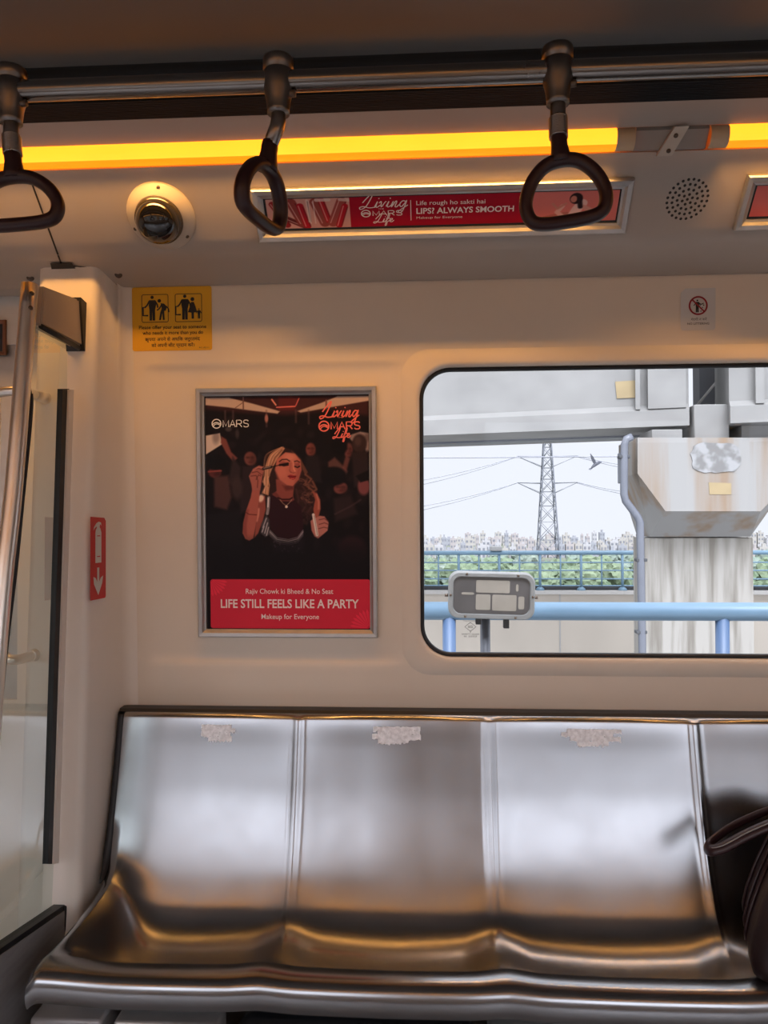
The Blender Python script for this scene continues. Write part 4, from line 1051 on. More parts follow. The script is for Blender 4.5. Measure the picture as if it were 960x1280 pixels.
for k, (a, b) in enumerate(zip(EDGES, EDGES[1:])):
    us = sorted(set([i / 40 for i in range(41)] + [k2 * .006 for k2 in range(1, 12)] + [1 - k2 * .006 for k2 in range(1, 12)]))
    q = MB(); rows = []
    for j in range(len(pr_r)):
        row = []
        for u in us:
            x = a + (b - a) * u
            p = seat_pt(min(max(x, a + 1e-6), b - 1e-6), j); p.x = x
            if k == 0:                       # rolled free end of the bench
                e = (x - a) / .022
                if e < 1 and j > 9 * NS: p.z -= .012 * (1 - e) ** 2
            row.append(p)
        rows.append(row)
    q.grid(rows)
    s_ = q.build('seat', M['steel'], bench)
    if k in (0, 1, 2):                       # dried tape residue near the top
        cx = (-.492, -.078, .368)[k]; ww = (.052, .060, .066)[k]
        q = MB(); r2 = random.Random(k + 4)
        for st in range(4):
            t0 = 5 * NS + .9 + st * .75
            off = r2.uniform(-.012, .012); w1 = ww * r2.uniform(.65, 1.0) * (.6 if st == 3 else 1)
            rows = []
            for i in range(25):
                x = cx + off - w1 + 2 * w1 * i / 24
                n_ = r2.uniform(-.12, .12); m2 = r2.uniform(.72, 1.15)
                rows.append([seat_pt(x, t0 + n_) + Vector((0, -.0007, .0003)), seat_pt(x, t0 + n_ + m2) + Vector((0, -.0007, .0003))])
            q.grid(rows, smooth=False)
        q.build('tape_residue', M['tape'], s_)
# black edge trim down the left end and along the top
q = MB()
def edge(p): return [Vector((-.722, p[0] + .004, p[1])), Vector((-.735, p[0] + .000, p[1] + .002)), Vector((-.741, p[0] + .012, p[1] + .004)), Vector((-.741, p[0] + .035, p[1] + .004)), Vector((-.722, p[0] + .035, p[1]))]
pts = [p for p in pr_e[4 * NS:int(13.0 * NS)]]
rows = []
for i, p in enumerate(pts):
    e = edge(p); fade = 1 - sstep(.7, 1, i / len(pts)) * .8
    rows.append([Vector((-.722 + (v.x + .722) * fade, min(v.y, wallY(v.z) - .002) if v.y > p[0] + .02 else v.y, v.z)) for v in e])
q.grid(rows, closed_u=True)
q.build('end_trim', M['black'], bench)
q = MB(); q.grid([[(x, 1.800, .806), (x, 1.806, .812), (x, 1.832, .813), (x, wallY(.8) - .001, .806), (x, 1.83, .77)] for x in (-.738, 0, EDGES[-1])], smooth=False)
q.build('top_trim', M['black'], bench)
# frame and brackets below
q = MB(); q.bb((-.70, 1.53, .285), (EDGES[-1], 1.55, .315)); q.bb((-.70, 1.56, .285), (EDGES[-1], 1.60, .32))
for x in (-.66, .137, 1.05): q.bb((x - .02, 1.53, .27), (x + .02, 1.60, .31))
q.build('seat_frame', M['darkmetal'], bench)
# equipment boxes under the bench
def under(x0, x1, y0, y1, z1, label, mat, nm='equipment_box'):
    root = thing(nm, ((x0 + x1) / 2, (y0 + y1) / 2, 0), label, 'box')
    q = MB(); q.bb((x0, y0, 0), (x1, y1, z1), .006); q.build('body', mat, root)
    q = MB(); q.bb((x0 + .03, y0 - .004, .05), (x1 - .03, y0 + .001, z1 - .05), .002); q.build('cover_plate', mat, root)
under(-.735, -.60, 1.385, 1.50, .345, 'dull grey metal box under the left end of the bench', M['darkmetal'])
under(-.578, -.382, 1.385, 1.44, .345, 'scuffed pale metal heater cover under the bench, second from the left end', M['alu'], 'heater_cover')
under(.105, .40, 1.385, 1.46, .335, 'pale grey metal box under the bench, right of the black holdall', M['alu'], 'cover_box')
root = thing('holdall', (-.14, 1.43, 0), 'black holdall pushed under the bench', 'bag')
q = MB(); q.bb((-.365, 1.385, 0.0), (.09, 1.48, .335), .04, 4); q.build('body', M['black'], root)
q = MB(); q.tube([(-.22, 1.388, .20), (-.20, 1.37, .25), (-.06, 1.37, .25), (-.04, 1.388, .20)], .009, 8); q.build('handle', M['bagtrim'], root)

# ================================================================ DRAUGHT SCREEN AT THE BENCH END
XS = -.800
def scr(x, y, dx=0.0): return at_X(x, y, XS + dx)
screen = thing('draught_screen', (XS, 1.55, 0), 'glass draught screen with steel pole and grey lower panel left of the bench', 'screen')
# pole: leans towards the aisle going down
pA, pB, pC = scr(37, 356), scr(18, 600), scr(1, 760)
dpole = (pC - pA); tl = (pA.z - .30) / (pA.z - pC.z)
low = pA + dpole * 1.0
pp = [pA + (0, 0, 0) if False else Vector(pA), Vector(pB), Vector(pC), Vector((XS, pC.y - .05, .70)), Vector((XS, pC.y - .075, .40)), Vector((XS, pC.y - .08, 0.0))]
sm = [Vector(p) for p in spline([tuple(p) for p in pp], 6)]
b_ = MB(); b_.tube(sm, .0165, 24); pole = b_.build('pole', M['pole'], screen)
for dz in (.022, .052):
    t = dz / (pA.z - pB.z); c = pA + (pB - pA) * t
    nn = Vector((.75, -.66, 0)).normalized()
    b_ = MB(); b_.lathe([(0, .0185), (.004, .0180), (.0048, .016), (.0048, .010)], c, nn, 12); b_.build('bolt', M['screw'], pole)
# bracket plate from pole top to pillar
bp = [scr(50, 358), scr(92, 376), scr(96, 434), scr(44, 407)]
bp = [scr(46, 358), scr(92, 375), scr(96, 434), scr(42, 406)]
b_ = MB(); b_.prism([p + Vector((.016, 0, 0)) for p in bp], (-.032, 0, 0)); bmesh.ops.bevel(b_.bm, geom=b_.bm.edges[:], offset=.004, segments=2, affect='EDGES'); br = b_.build('bracket', M['bracket'], screen)
b_ = MB(); e0, e1 = scr(89.5, 374), scr(95, 437)
b_.prism([e0 + Vector((.021, 0, .004)), e0 + Vector((.021, .03, 0)), e1 + Vector((.021, .03, -.003)), e1 + Vector((.021, -.004, -.004))], (-.042, 0, 0)); b_.build('bracket_gasket', M['black'], br)
b_ = MB(); g0, g1 = scr(44, 408), scr(92, 435); b_.tube([g0 + Vector((.012, 0, 0)), g1 + Vector((.012, 0, 0))], .0055, 8); b_.build('clamp_strip', M['black'], br)
# glass pane with rounded front upper corner
gp = [(84, 430), (84, 486), (78.5, 700), (72, 900), (67, 1080), (64, 1150), (-24, 1200), (-14, 1050), (0, 880), (20, 700), (31, 580), (36, 530), (38.5, 500), (37, 484), (33, 470), (33, 440), (40, 405), (88, 428)]
P3 = [scr(x, y) for x, y in gp]
b_ = MB(); tri = tessellate_polygon([P3]); vs = [b_.bm.verts.new(p) for p in P3]
for t in tri: b_.face([vs[i] for i in t])
b_.build('glass_pane', M['screen_glass'], screen)
b_ = MB(); b_.tube([scr(x, y) for x, y in ((33, 467), (36, 480), (38, 492))], .0032, 8); b_.build('glass_edge', M['glass_edge'], screen)
b_ = MB(); b_.tube([Vector(p) for p in spline([tuple(scr(x, y)) for x, y in ((38, 492), (38.5, 505), (36, 540), (29, 610), (19, 710), (7, 810), (-4, 930), (-20, 1150))], 5)], .0052, 10); b_.build('edge_rubber', M['black'], screen)
# black vertical clamp and pale cover strip beside the pillar
st = [(78.5, 486), (86.5, 486), (67.5, 1080), (60, 1080)]
b_ = MB(); b_.prism([scr(*p, .006) for p in st], (-.012, 0, 0)); b_.build('edge_seal', M['black'], screen)
st = [(86.5, 487), (92.5, 487), (73.5, 1079), (67.5, 1080)]
b_ = MB(); b_.prism([scr(*p, .010) for p in st], (-.020, 0, 0)); b_.build('clamp_rail', M['pillar'], screen)
# lower metal panel with its dark top gasket
lp = [(75, 1137), (75, 1205), (-70, 1330), (-70, 1236)]
lp3 = [scr(x, y) for x, y in lp]
b_ = MB(); b_.prism([p + Vector((.014, 0, 0)) for p in lp3], (-.028, 0, 0)); lower = b_.build('lower_panel', M['darkmetal'], screen)
gk = [(58, 1134), (75, 1133), (75, 1140), (-70, 1240), (-70, 1222)]
b_ = MB(); b_.prism([scr(x, y) + Vector((.012, 0, 0)) for x, y in [(75, 1130), (75, 1138), (-70, 1238), (-70, 1228)]], (-.024, 0, 0)); b_.build('gasket', M['black'], lower)
b_ = MB(); e = scr(74, 1135); b_.bb((XS - .017, e.y - .004, e.z - .075), (XS + .017, e.y + .012, e.z + .006), .003); b_.build('end_cap', M['black'], lower)
b_ = MB(); b_.bb((XS - .012, 1.36, 0), (XS + .012, 1.62, .36)); b_.build('foot_panel', M['darkmetal'], screen)
# grab handle behind the glass, on the pillar by the door
h0 = at_X(25, 824, -.90); 
gy = 1.60
a_, b2 = at_Y(24, 825, gy), at_Y(6, 489, gy); xl = at_Y(-6, 640, gy).x
pts = [(a_.x, gy + .06, a_.z), (a_.x - .012, gy, a_.z), (a_.x - .035, gy, a_.z + .012), (xl, gy, a_.z + .05), (xl - .004, gy, (a_.z + b2.z) / 2), (xl, gy, b2.z - .05), (b2.x - .02, gy, b2.z - .008), (b2.x + .03, gy, b2.z), (b2.x + .04, gy + .06, b2.z)]
b_ = MB(); b_.tube([Vector(p) for p in spline(pts, 6)], .011, 16)
gh = thing('grab_handle', (a_.x, gy, a_.z), 'curved steel grab handle seen through the glass screen at the left edge', 'handle'); b_.build('bar', M['pole'], gh)
for p, y1 in ((pts[0], yf(a_.z)), (pts[-1], yf(b2.z))):
    b_ = MB(); b_.tube([(p[0], p[1] - .01, p[2]), (p[0], y1 + .004, p[2])], .012, 14); b_.lathe([(.014, 0), (.014, -.004), (.012, -.007)], (p[0], y1 + .001, p[2]), (0, 1, 0), 18)
    b_.build('mount', M['pole'], gh)
# small brown framed notice by the door
pc = at_Y(3, 424, 1.93)
root = thing('door_notice', pc, 'small brown framed notice by the door at the left edge', 'notice')
FN = Fr((pc.x - .10, 1.9295, pc.z - .043), (1, 0, 0), (0, 0, 1)); NW = .112
frame(FN, 0, NW, 0, .092, .010, .008, root, pm('brown_frame', lin(140, 92, 66), .5))
b_ = MB(); b_.poly2(FN, [(.008, .008), (NW - .008, .008), (NW - .008, .084), (.008, .084)], .0012); b_.build('picture', pm('dim_blue_print', lin(60, 60, 70), .5, c2=lin(26, 24, 30), scale=30), root)

# ================================================================ HANDBAG ON THE FOURTH SEAT
bagp = Vector((.80, 1.52, .452))
hb = thing('handbag', bagp, 'dark maroon leather handbag lying on the fourth seat at the right edge', 'bag')
def sec(z, x0, x1, y0, y1, r):
    return [(x, y, z) for x, y in rrect(x0, x1, y0, y1, r, 5)]
PIV = Vector((.562, 1.39, 0)); RB = Matrix.Rotation(R(-20), 4, 'Z')
def turn(b):                                # the bag stands askew on the seat
    bmesh.ops.transform(b.bm, matrix=Matrix.Translation(PIV) @ RB @ Matrix.Translation(-PIV), verts=b.bm.verts[:])
    return b
secs = [(.392, .605, .90, 1.475, 1.575, .03), (.420, .578, .92, 1.430, 1.62, .03), (.449, .564, .93, 1.395, 1.645, .03), (.456, .562, .94, 1.380, 1.660, .04), (.480, .556, .945, 1.372, 1.668, .045), (.520, .564, .94, 1.378, 1.668, .045), (.570, .582, .93, 1.400, 1.672, .045), (.620, .606, .915, 1.440, 1.678, .04), (.655, .628, .90, 1.480, 1.684, .035), (.675, .650, .89, 1.515, 1.682, .03), (.682, .675, .87, 1.545, 1.670, .025)]
q = MB(); rows = [sec(*s_) for s_ in secs]; q.grid(rows, closed_u=True)
q.face([q.bm.verts[-len(rows[0]) + i] if False else v for i, v in enumerate(q.bm.verts[:][-len(rows[0]):])]); q.face(q.bm.verts[:][:len(rows[0])][::-1])
body = turn(q).build('body', M['bag'], hb)
# piping seams on the side gusset
def on_side(z, f, o=.003):
    for s0, s1 in zip(secs, secs[1:]):
        if s0[0] <= z <= s1[0]:
            t = (z - s0[0]) / (s1[0] - s0[0]); l = [a + (b - a) * t for a, b in zip(s0, s1)]
            return Vector((l[1] - o, l[3] + (l[4] - l[3]) * f, z))
for f in (.40, .58, .80):
    q = MB(); q.tube([on_side(.47 + .185 * i / 12, f) for i in range(13)], .0032, 8); turn(q).build('piping', M['bagtrim'], hb)
# front pocket, zip
q = MB(); rows = []
for i in range(8):
    z = .475 + .115 * i / 7
    for s0, s1 in zip(secs, secs[1:]):
        if s0[0] <= z <= s1[0]:
            t = (z - s0[0]) / (s1[0] - s0[0]); yv = s0[3] + (s1[3] - s0[3]) * t
    bulge = .014 * math.sin(math.pi * (i + .6) / 8.2)
    rows.append([(.62 + .26 * j / 8, yv + .002 - bulge * math.sin(math.pi * (j + .4) / 8.8), z) for j in range(9)])
q.grid(rows); turn(q).build('front_pocket', M['bag'], hb)
q = MB(); q.tube([(.66, 1.468, .640), (.80, 1.458, .640), (.87, 1.462, .638)], .0035, 8); turn(q).build('zip', M['zip'], hb)
q = MB(); q.box((.672, 1.462, .622), (.007, .003, .03), None, .001); turn(q).build('zip_puller', M['zip'], hb)
# carrying handle flopped to the left
ht = [(.76, 1.52, .668), (.735, 1.525, .690), (.69, 1.530, .682), (.62, 1.535, .650), (.567, 1.54, .618), (.548, 1.555, .608), (.560, 1.585, .610), (.62, 1.605, .640), (.70, 1.61, .672), (.76, 1.61, .684), (.80, 1.605, .672)]
q = MB(); q.tube([Vector(p) for p in spline(ht, 5)], .0115, 12, squash=(1, .55)); hd = q.build('handle', M['bagtrim'], hb)
q = MB(); q.tube([Vector(p) + Vector((0, -.004, .006)) for p in spline(ht[1:-1], 5)], .0014, 6); q.build('stitch_line', M['zip'], hd)
# ================================================================ OUTSIDE THE WINDOW
def px(x, y, Y): return at_Y(x, y, Y)
GZ = -12.0
b_ = MB(); b_.quad([(-900, 22, GZ), (900, 22, GZ), (900, 520, GZ), (-900, 520, GZ)]); struct(b_.build('ground', M['ground']))
# near blue handrail beside the track
Yn = 3.6
zt = px(700, 764, Yn).z
root = thing('blue_handrail', (.9, Yn, zt), 'near thick blue pipe handrail crossing the window behind the floodlight', 'railing')
b_ = MB(); x0 = px(440, 764, Yn).x; x1 = 5.0; b_.tube([(x0, Yn, zt), (x1, Yn, zt)], .042, 20); b_.build('top_rail', M['blue'], root)
for xx in (561.5, 903):
    b_ = MB(); c = px(xx, 790, Yn).x; b_.tube([(c, Yn, zt), (c, Yn, -.62)], .031, 14); b_.build('post', M['bluepost'], root)
b_ = MB(); b_.bb((-3, 3.35, -.75), (8, 4.2, -.62)); struct(b_.build('walkway', M['ledge']))
# floodlight on its pole, seen from the lens side
Yl = 3.05
cl = px(613.5, 743, Yl); hw, hh = (px(667, 743, Yl).x - px(560, 743, Yl).x) / 2, (px(613, 714, Yl).z - px(613, 772, Yl).z) / 2
root = thing('floodlight', (cl.x, Yl, cl.z), 'grey floodlight with rounded glass front on brackets outside the window', 'floodlight')
FL = Fr((cl.x, Yl, cl.z), (1, 0, -.025), (0, -.06, 1))
b_ = MB()
o_ = [(rrect(-hw, hw, -hh, hh, hh * .45, 8), .0), (rrect(-hw, hw, -hh, hh, hh * .45, 8), .035), (rrect(-hw * .97, hw * .97, -hh * .95, hh * .95, hh * .42, 8), .042), (rrect(-hw * .90, hw * .90, -hh * .82, hh * .82, hh * .36, 8), .042), (rrect(-hw * .88, hw * .88, -hh * .79, hh * .79, hh * .34, 8), .034)]
bk = [(rrect(-hw * .55, hw * .55, -hh * .5, hh * .5, hh * .25, 8), -.09), (rrect(-hw * .85, hw * .85, -hh * .82, hh * .82, hh * .4, 8), -.05)]
rows = [[FL(a, b, h) for a, b in pts] for pts, h in bk + o_]
b_.grid(rows, closed_u=True, smooth=False); b_.face([b_.bm.verts[:][i] for i in range(len(rows[0]))][::-1]); fl = b_.build('housing', M['lampbody'], root)
b_ = MB(); b_.poly2(FL, rrect(-hw * .89, hw * .89, -hh * .80, hh * .80, hh * .34, 8), .032); gl = b_.build('lamp_lens', M['lampglass'], root)
b_ = MB()
for (u0, u1, v0, v1) in ((-.36, .42, .12, .66), (-.36, -.02, -.62, .05), (.02, .58, -.64, .05), (.62, .76, -.55, 0), (-.70, -.40, .02, .12), (.56, .62, .2, .52)):
    b_.poly2(FL, rrect(u0 * hw, u1 * hw, v0 * hh, v1 * hh, .006, 3), .0335)
b_.build('reflector', M['reflector'], gl)
for u, v in ((-.58, .92), (.6, .90), (-.95, 0), (.95, 0), (-.6, -.91), (.56, -.91)):
    b_ = MB(); b_.lathe([(0, .046), (.004, .0455), (.005, .044), (.005, .04)], FL(u * hw, v * hh, 0), FL.n, 10); b_.build('screw', M['screw'], fl)
for s_ in (-1, 1):
    b_ = MB(); b_.tube([FL(s_ * hw * .98, -.06 * hh, .015), FL(s_ * hw * 1.08, -.06 * hh, .015)], .006, 8); b_.build('side_bolt', M['screw'], fl)
for u, l_ in ((-.28, .034), (.37, .046)):
    b_ = MB(); c = FL(u * hw, -hh, 0); b_.box((c.x, c.y, c.z - l_ / 2 + .006), (.022, .03, l_), None, .002); b_.build('mount_bracket', M['black'], root)
xp = px(606.5, 790, Yl + .05).x
b_ = MB(); b_.tube([(xp, Yl + .05, cl.z - hh * .8), (xp, Yl + .05, -.75)], .020, 14); b_.build('pole', M['pipe'], root)
# next viaduct: parapet, ledge, railing
Yp = 16.0
zl = px(650, 741, Yp).z
b_ = MB(); b_.bb((-14, Yp, -3.2), (22, Yp + .25, zl - .02)); 
b_.mi = 1
for i in range(-4, 10): xj = px(700, 780, Yp).x + 2.9 * (i - 0); b_.bb((xj - .012, Yp - .008, -3.2), (xj + .012, Yp + .01, zl - .02))
struct(b_.build('viaduct_parapet', [M['parapet'], M['lampbody']]))
b_ = MB(); b_.bb((-14, Yp - .12, zl - .02), (22, Yp + .4, zl + .05)); struct(b_.build('viaduct_ledge', M['ledge']))
b_ = MB(); b_.bb((-14, Yp + .1, zl + .05), (22, Yp + .3, zl + .13)); tag(b_.build('cable_trough', M['darkconc']), 'dark cable trough lying along the far parapet ledge', 'cable trough')
b_ = MB(); b_.bb((-14, Yp + .25, -3.2), (22, 26, -2.9)); struct(b_.build('viaduct_deck', M['ledge']))
Yr = Yp + .05; zr = px(650, 691, Yr).z
root = thing('far_railing', (0, Yr, zl), 'faded blue railing along the far viaduct in front of the trees', 'railing')
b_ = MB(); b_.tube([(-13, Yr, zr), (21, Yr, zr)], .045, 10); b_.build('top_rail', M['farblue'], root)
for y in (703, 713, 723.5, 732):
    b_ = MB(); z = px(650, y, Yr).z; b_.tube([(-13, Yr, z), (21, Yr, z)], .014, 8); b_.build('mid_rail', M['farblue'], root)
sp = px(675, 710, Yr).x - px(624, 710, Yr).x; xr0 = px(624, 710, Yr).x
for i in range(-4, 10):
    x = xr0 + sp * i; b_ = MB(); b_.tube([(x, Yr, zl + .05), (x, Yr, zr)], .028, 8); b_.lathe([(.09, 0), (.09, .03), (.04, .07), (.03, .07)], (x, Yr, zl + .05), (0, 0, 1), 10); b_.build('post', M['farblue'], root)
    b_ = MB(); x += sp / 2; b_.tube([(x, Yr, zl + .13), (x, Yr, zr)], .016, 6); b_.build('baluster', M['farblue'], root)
c = px(620, 687, Yr); b_ = MB(); b_.box((c.x, Yr, zr + .09), (.24, .18, .10), None, .02); b_.tube([(c.x, Yr, zr), (c.x, Yr, zr + .06)], .03, 8)
tag(b_.build('railing_lamp', M['lampbody']), 'small dark lamp unit on top of the far blue railing', 'lamp')
# ---- pier with hammerhead cap
Yc, Yf = 10.8, 10.2
l0, l1 = px(806.5, 740, Yc).x, px(942.5, 740, Yc).x; ztop = px(870, 672, Yc).z
root = thing('viaduct_pier', ((l0 + l1) / 2, Yc, GZ), 'stained concrete pier with a flared cap carrying the upper bridge', 'pier')
b_ = MB(); b_.bb((l0, Yc, GZ), (l1, Yc + .62, ztop), .02); b_.build('column', M['pier'], root)
def C(x, y, Y=Yf): return px(x, y, Y)
zcap = C(880, 546.5).z; ch = [C(797, 547), C(797, 592), C(832, 639), C(951, 639), C(988, 600), C(988, 547)]
xl_, xr_ = ch[0].x, ch[-1].x
hp = [Vector(p) for p in ch]
hp += [Vector((xl_, Yc + 1.6, p.z)) for p in ch[:2]] + [Vector((p.x, Yc + 1.6, p.z)) for p in ch[2:]]
cham = .14
pts_ = []
for p in ch: pts_ += [Vector(p), Vector((p.x, Yf + 1.0, p.z))]
sl = .0
nk = [px(812, 660, Yc - .02), px(938, 660, Yc - .02)]; zn = px(870, 671, Yc).z
neck = [(nk[0].x, Yc - .02, zn), (nk[1].x, Yc - .02, zn), (nk[0].x, Yc + .62, zn), (nk[1].x, Yc + .62, zn)]
b_ = MB(); b_.hull(pts_ + neck); b_.build('cap', M['cap'], root)
def slab(F0, poly, mat, nm, parent, t=.02, jag=0):
    q = MB(); q.prism([Vector(p) for p in poly], (0, t, 0)); return q.build(nm, mat, parent)
r3 = random.Random(5)
pp_ = [C(895 + 31 * math.cos(a) * (1 + .05 * r3.uniform(-1, 1)) * (1.0 / max(abs(math.cos(a)), abs(math.sin(a))) ** .55), 572 + 19 * math.sin(a) * (1.0 / max(abs(math.cos(a)), abs(math.sin(a))) ** .55) * (1 + .06 * r3.uniform(-1, 1)), Yf - .012) for a in [i * math.pi / 14 for i in range(28)]]
slab(None, pp_, M['patch'], 'rough_patch', root, .02)
slab(None, [C(886, 603, Yf - .006), C(914, 604, Yf - .006), C(914, 618, Yf - .006), C(887, 618, Yf - .006)], M['ochre'], 'paint_patch', root, .008)
b_ = MB(); s0, s1 = C(868, 545, Yf + .15), C(911.5, 505, Yf + .15); b_.bb((s0.x, Yf + .15, zcap - .02), (s1.x, Yf + .95, s1.z), .015); b_.build('shear_block', M['concrete'], root)
for (xa_, xb_, ya_, yb_) in ((815, 853, 536.5, 547), (927, 975, 531, 545)):
    b_ = MB(); s0, s1 = C(xa_, yb_, Yf + .2), C(xb_, ya_, Yf + .2); b_.bb((s0.x, Yf + .2, zcap - .02), (s1.x, Yf + .8, s1.z), .01); b_.build('bearing_plinth', M['concrete'], root)
# ---- girders of the upper bridge
yw = R(14)
gd = Vector((math.cos(yw), math.sin(yw), 0)) * -1      # direction along the girder to the left (and nearer/farther)
gd = Vector((-math.cos(yw), math.sin(yw), 0)); gn = Vector((math.sin(yw), math.cos(yw), 0))
def girder(pe, length, depth_, dirv, label, ribs, H=2.4, patch=None):
    root = thing('bridge_girder', pe, label, 'girder', 'bridge girders')
    b = MB()
    A = [pe, pe + Vector((0, 0, .22)), pe + gn * .10 + Vector((0, 0, .30)), pe + gn * .10 + Vector((0, 0, H))]
    B = [pe + gn * depth_ + Vector((0, 0, H)), pe + gn * depth_]
    ring0 = A + B; ring1 = [p + dirv * length for p in ring0]
    b.grid([ring0, ring1], closed_u=True, smooth=False); b.face([b.bm.verts[:][i] for i in range(6)]); b.face([b.bm.verts[:][i] for i in range(6, 12)][::-1])
    g_ = b.build('web', M['concrete'], root)
    for (s_, w_) in ribs:
        b = MB(); o = pe + dirv * s_; q_ = [o + Vector((0, 0, .24)), o + dirv * w_ + Vector((0, 0, .24)), o + dirv * w_ + Vector((0, 0, H)), o + Vector((0, 0, H))]
        b.prism([p - gn * .012 for p in q_], gn * .2); b.build('end_rib', M['concrete'], root)
    return root
gL = px(862, 531.5, 10.4)
gl_ = girder(gL, 16, 1.75, gd, 'long pale concrete bridge girder spanning the window left of the pier', [(.04, .48), (.62, .06)])
c = [px(770, 478, 0)] if False else None
def on_web(x, y): return at_plane(x, y, gL + gn * .085, gn)
q = MB(); q.prism([on_web(769, 477), on_web(794, 475.5), on_web(794, 497), on_web(771, 498)], gn * .03); q.build('paint_patch', M['ochre'], gl_)
b_ = MB(); o = gL + gn * .95 + Vector((0, 0, -.03)); b_.prism([o, o + gd * 15, o + gd * 15 + gn * .30, o + gn * .30], (0, 0, .05)); b_.build('soffit_conduit', M['pipe'], gl_)
gR = px(913, 529, 10.15)
gr_ = girder(gR, 14, 1.7, -gd, 'pale concrete bridge girder right of the pier gap', [(.30, .10)])
# end wall of the girder behind, in the gap
gB = px(874.5, 506, 12.3); gB2 = px(906, 506, 12.3)
b_ = MB(); b_.prism([gB, gB2 + Vector((.1, 0, 0)), gB2 + Vector((.1, 0, 2.2)), gB + Vector((0, 0, 2.2))], (0, .3, 0)); b_.build('end_diaphragm', M['darkconc'], gr_)
b_ = MB(); b_.tube([px(871, 507, 12.0), px(905, 466, 12.0), px(925, 440, 12.0)], .018, 8); tag(b_.build('drain_cable', M['ledge']), 'pale cable hanging slantwise in the gap above the pier', 'cable')
# drain pipe
b_ = MB(); Yd = 10.15
b_.tube([Vector(p) for p in [px(790, 546, Yd), px(783, 549, Yd), px(780.5, 556, Yd), px(780, 600, Yd), px(780, 618, Yd), px(782, 626, Yd), px(797, 646, Yd), px(800, 653, Yd), px(800.5, 680, Yd), px(802, 760, Yd), px(803, 822, Yd), px(805, 1000, Yd)]], .050, 14)
root = thing('drain_pipe', px(802, 760, Yd), 'grey drain pipe bending down along the left side of the pier', 'pipe'); b_.build('pipe', M['pipe'], root)
for y in (571, 700, 790):
    c = px(780 if y < 600 else 801.5, y, Yd); b_ = MB(); b_.box((c.x, Yd + .02, c.z), (.14, .12, .04), None, .008); b_.build('clamp', M['darkconc'], root)
b_ = MB(); c0, c1 = px(774, 566, Yd + .1), px(779, 604, Yd + .1); b_.bb((c0.x, Yd + .05, c1.z), (c1.x, Yd + .2, c0.z), .01); b_.build('junction_box', M['pipe'], root)
# pigeon in flight
c = px(743, 579, 9.0)
root = thing('flying_pigeon', c, 'dark pigeon in flight left of the pier', 'bird')
b_ = MB(); b_.tube([c + Vector(p) for p in ((-.035, .0, -.058), (-.025, 0, -.045), (-.005, 0, -.028), (.018, -.01, -.010), (.034, -.015, .004), (.044, -.015, .012), (.054, -.018, .012), (.062, -.02, .008))], [.006, .012, .019, .020, .015, .011, .011, .002], 12); body = b_.build('body', M['feather'], root)
def wing(pts, nm):
    q = MB(); q.prism([c + Vector(p) for p in pts], (0, .006, .003)); q.build(nm, M['feather'], root)
wing([(.020, -.01, .0), (.006, -.03, .028), (-.030, -.07, .070), (-.062, -.09, .104), (-.066, -.09, .098), (-.058, -.08, .070), (-.048, -.06, .040), (-.028, -.03, .012), (-.006, -.01, -.018)], 'wing')
wing([(.026, .0, .0), (.046, .03, .018), (.078, .06, .026), (.102, .07, .024), (.098, .07, .014), (.074, .05, -.004), (.046, .02, -.020), (.012, .0, -.026)], 'wing')
q = MB(); q.prism([c + Vector(p) for p in ((-.024, 0, -.046), (-.060, .01, -.060), (-.066, 0, -.074), (-.044, -.01, -.080), (-.018, 0, -.056))], (0, .005, 0)); q.build('tail', M['feather'], root)
# ---- pylon and wires
Yy = 120.0
pc0 = px(685, 700, Yy)
def hwid(z):
    zt_, zb_ = px(685, 555, Yy).z, px(685, 690, Yy).z
    return max(.35, .56 + (1.5 - .56) * (zt_ - z) / (zt_ - zb_))
root = thing('lattice_pylon', (pc0.x, Yy, GZ), 'tall grey lattice power pylon standing beyond the railing', 'pylon')
ztp = 27.0
zsx = [GZ]; 
while zsx[-1] < ztp: zsx.append(zsx[-1] + max(1.6, 2.0 * hwid(zsx[-1])))
def corner(z, i): h = hwid(z); sx, sy = ((-1, -1), (1, -1), (1, 1), (-1, 1))[i]; return Vector((pc0.x + sx * h, Yy + sy * h, z))
for i in range(4):
    b_ = MB(); b_.tube([corner(z, i) for z in zsx], .10, 5); b_.build('leg', M['lattice'], root)
b_ = MB()
for za, zb in zip(zsx, zsx[1:]):
    for i in range(4):
        j = (i + 1) % 4
        b_.tube([corner(za, i), corner(zb, j)], .06, 4); b_.tube([corner(za, j), corner(zb, i)], .055, 4); b_.tube([corner(zb, i), corner(zb, j)], .05, 4)
b_.build('lattice_bracing', M['lattice'], root)
arms = []
for ya in (571, 604):
    z = px(685, ya, Yy).z; b_ = MB(); tip = 4.6
    for s_ in (-1, 1):
        e = Vector((pc0.x + s_ * tip, Yy, z + .1)); arms.append(e)
        for sy in (-1, 1):
            b_.tube([Vector((pc0.x + s_ * hwid(z), Yy + sy * hwid(z), z)), e], .07, 4); b_.tube([Vector((pc0.x + s_ * hwid(z), Yy + sy * hwid(z), z - 1.6)), e], .06, 4)
    b_.build('cross_arm', M['lattice'], root)
def cable(p, q, sag, r, name, label, group=None):
    b = MB(); n = 14; b.tube([Vector(p).lerp(Vector(q), i / n) + Vector((0, 0, -sag * 4 * (i / n) * (1 - i / n))) for i in range(n + 1)], r, 5)
    tag(b.build(name, M['wire']), label, 'wire', group)
for i, (e, yl, lb) in enumerate(((arms[0], 590, 'upper power line'), (arms[0], 600, 'second power line'), (arms[2], 622, 'third power line'), (arms[2], 631, 'lowest power line'))):
    cable(e + Vector((0, (i % 2) * 1.0, 0)), px(420, yl + 22, Yy), 1.0, .06, 'power_line', lb + ' sloping left from the pylon arm', 'power lines from the pylon')
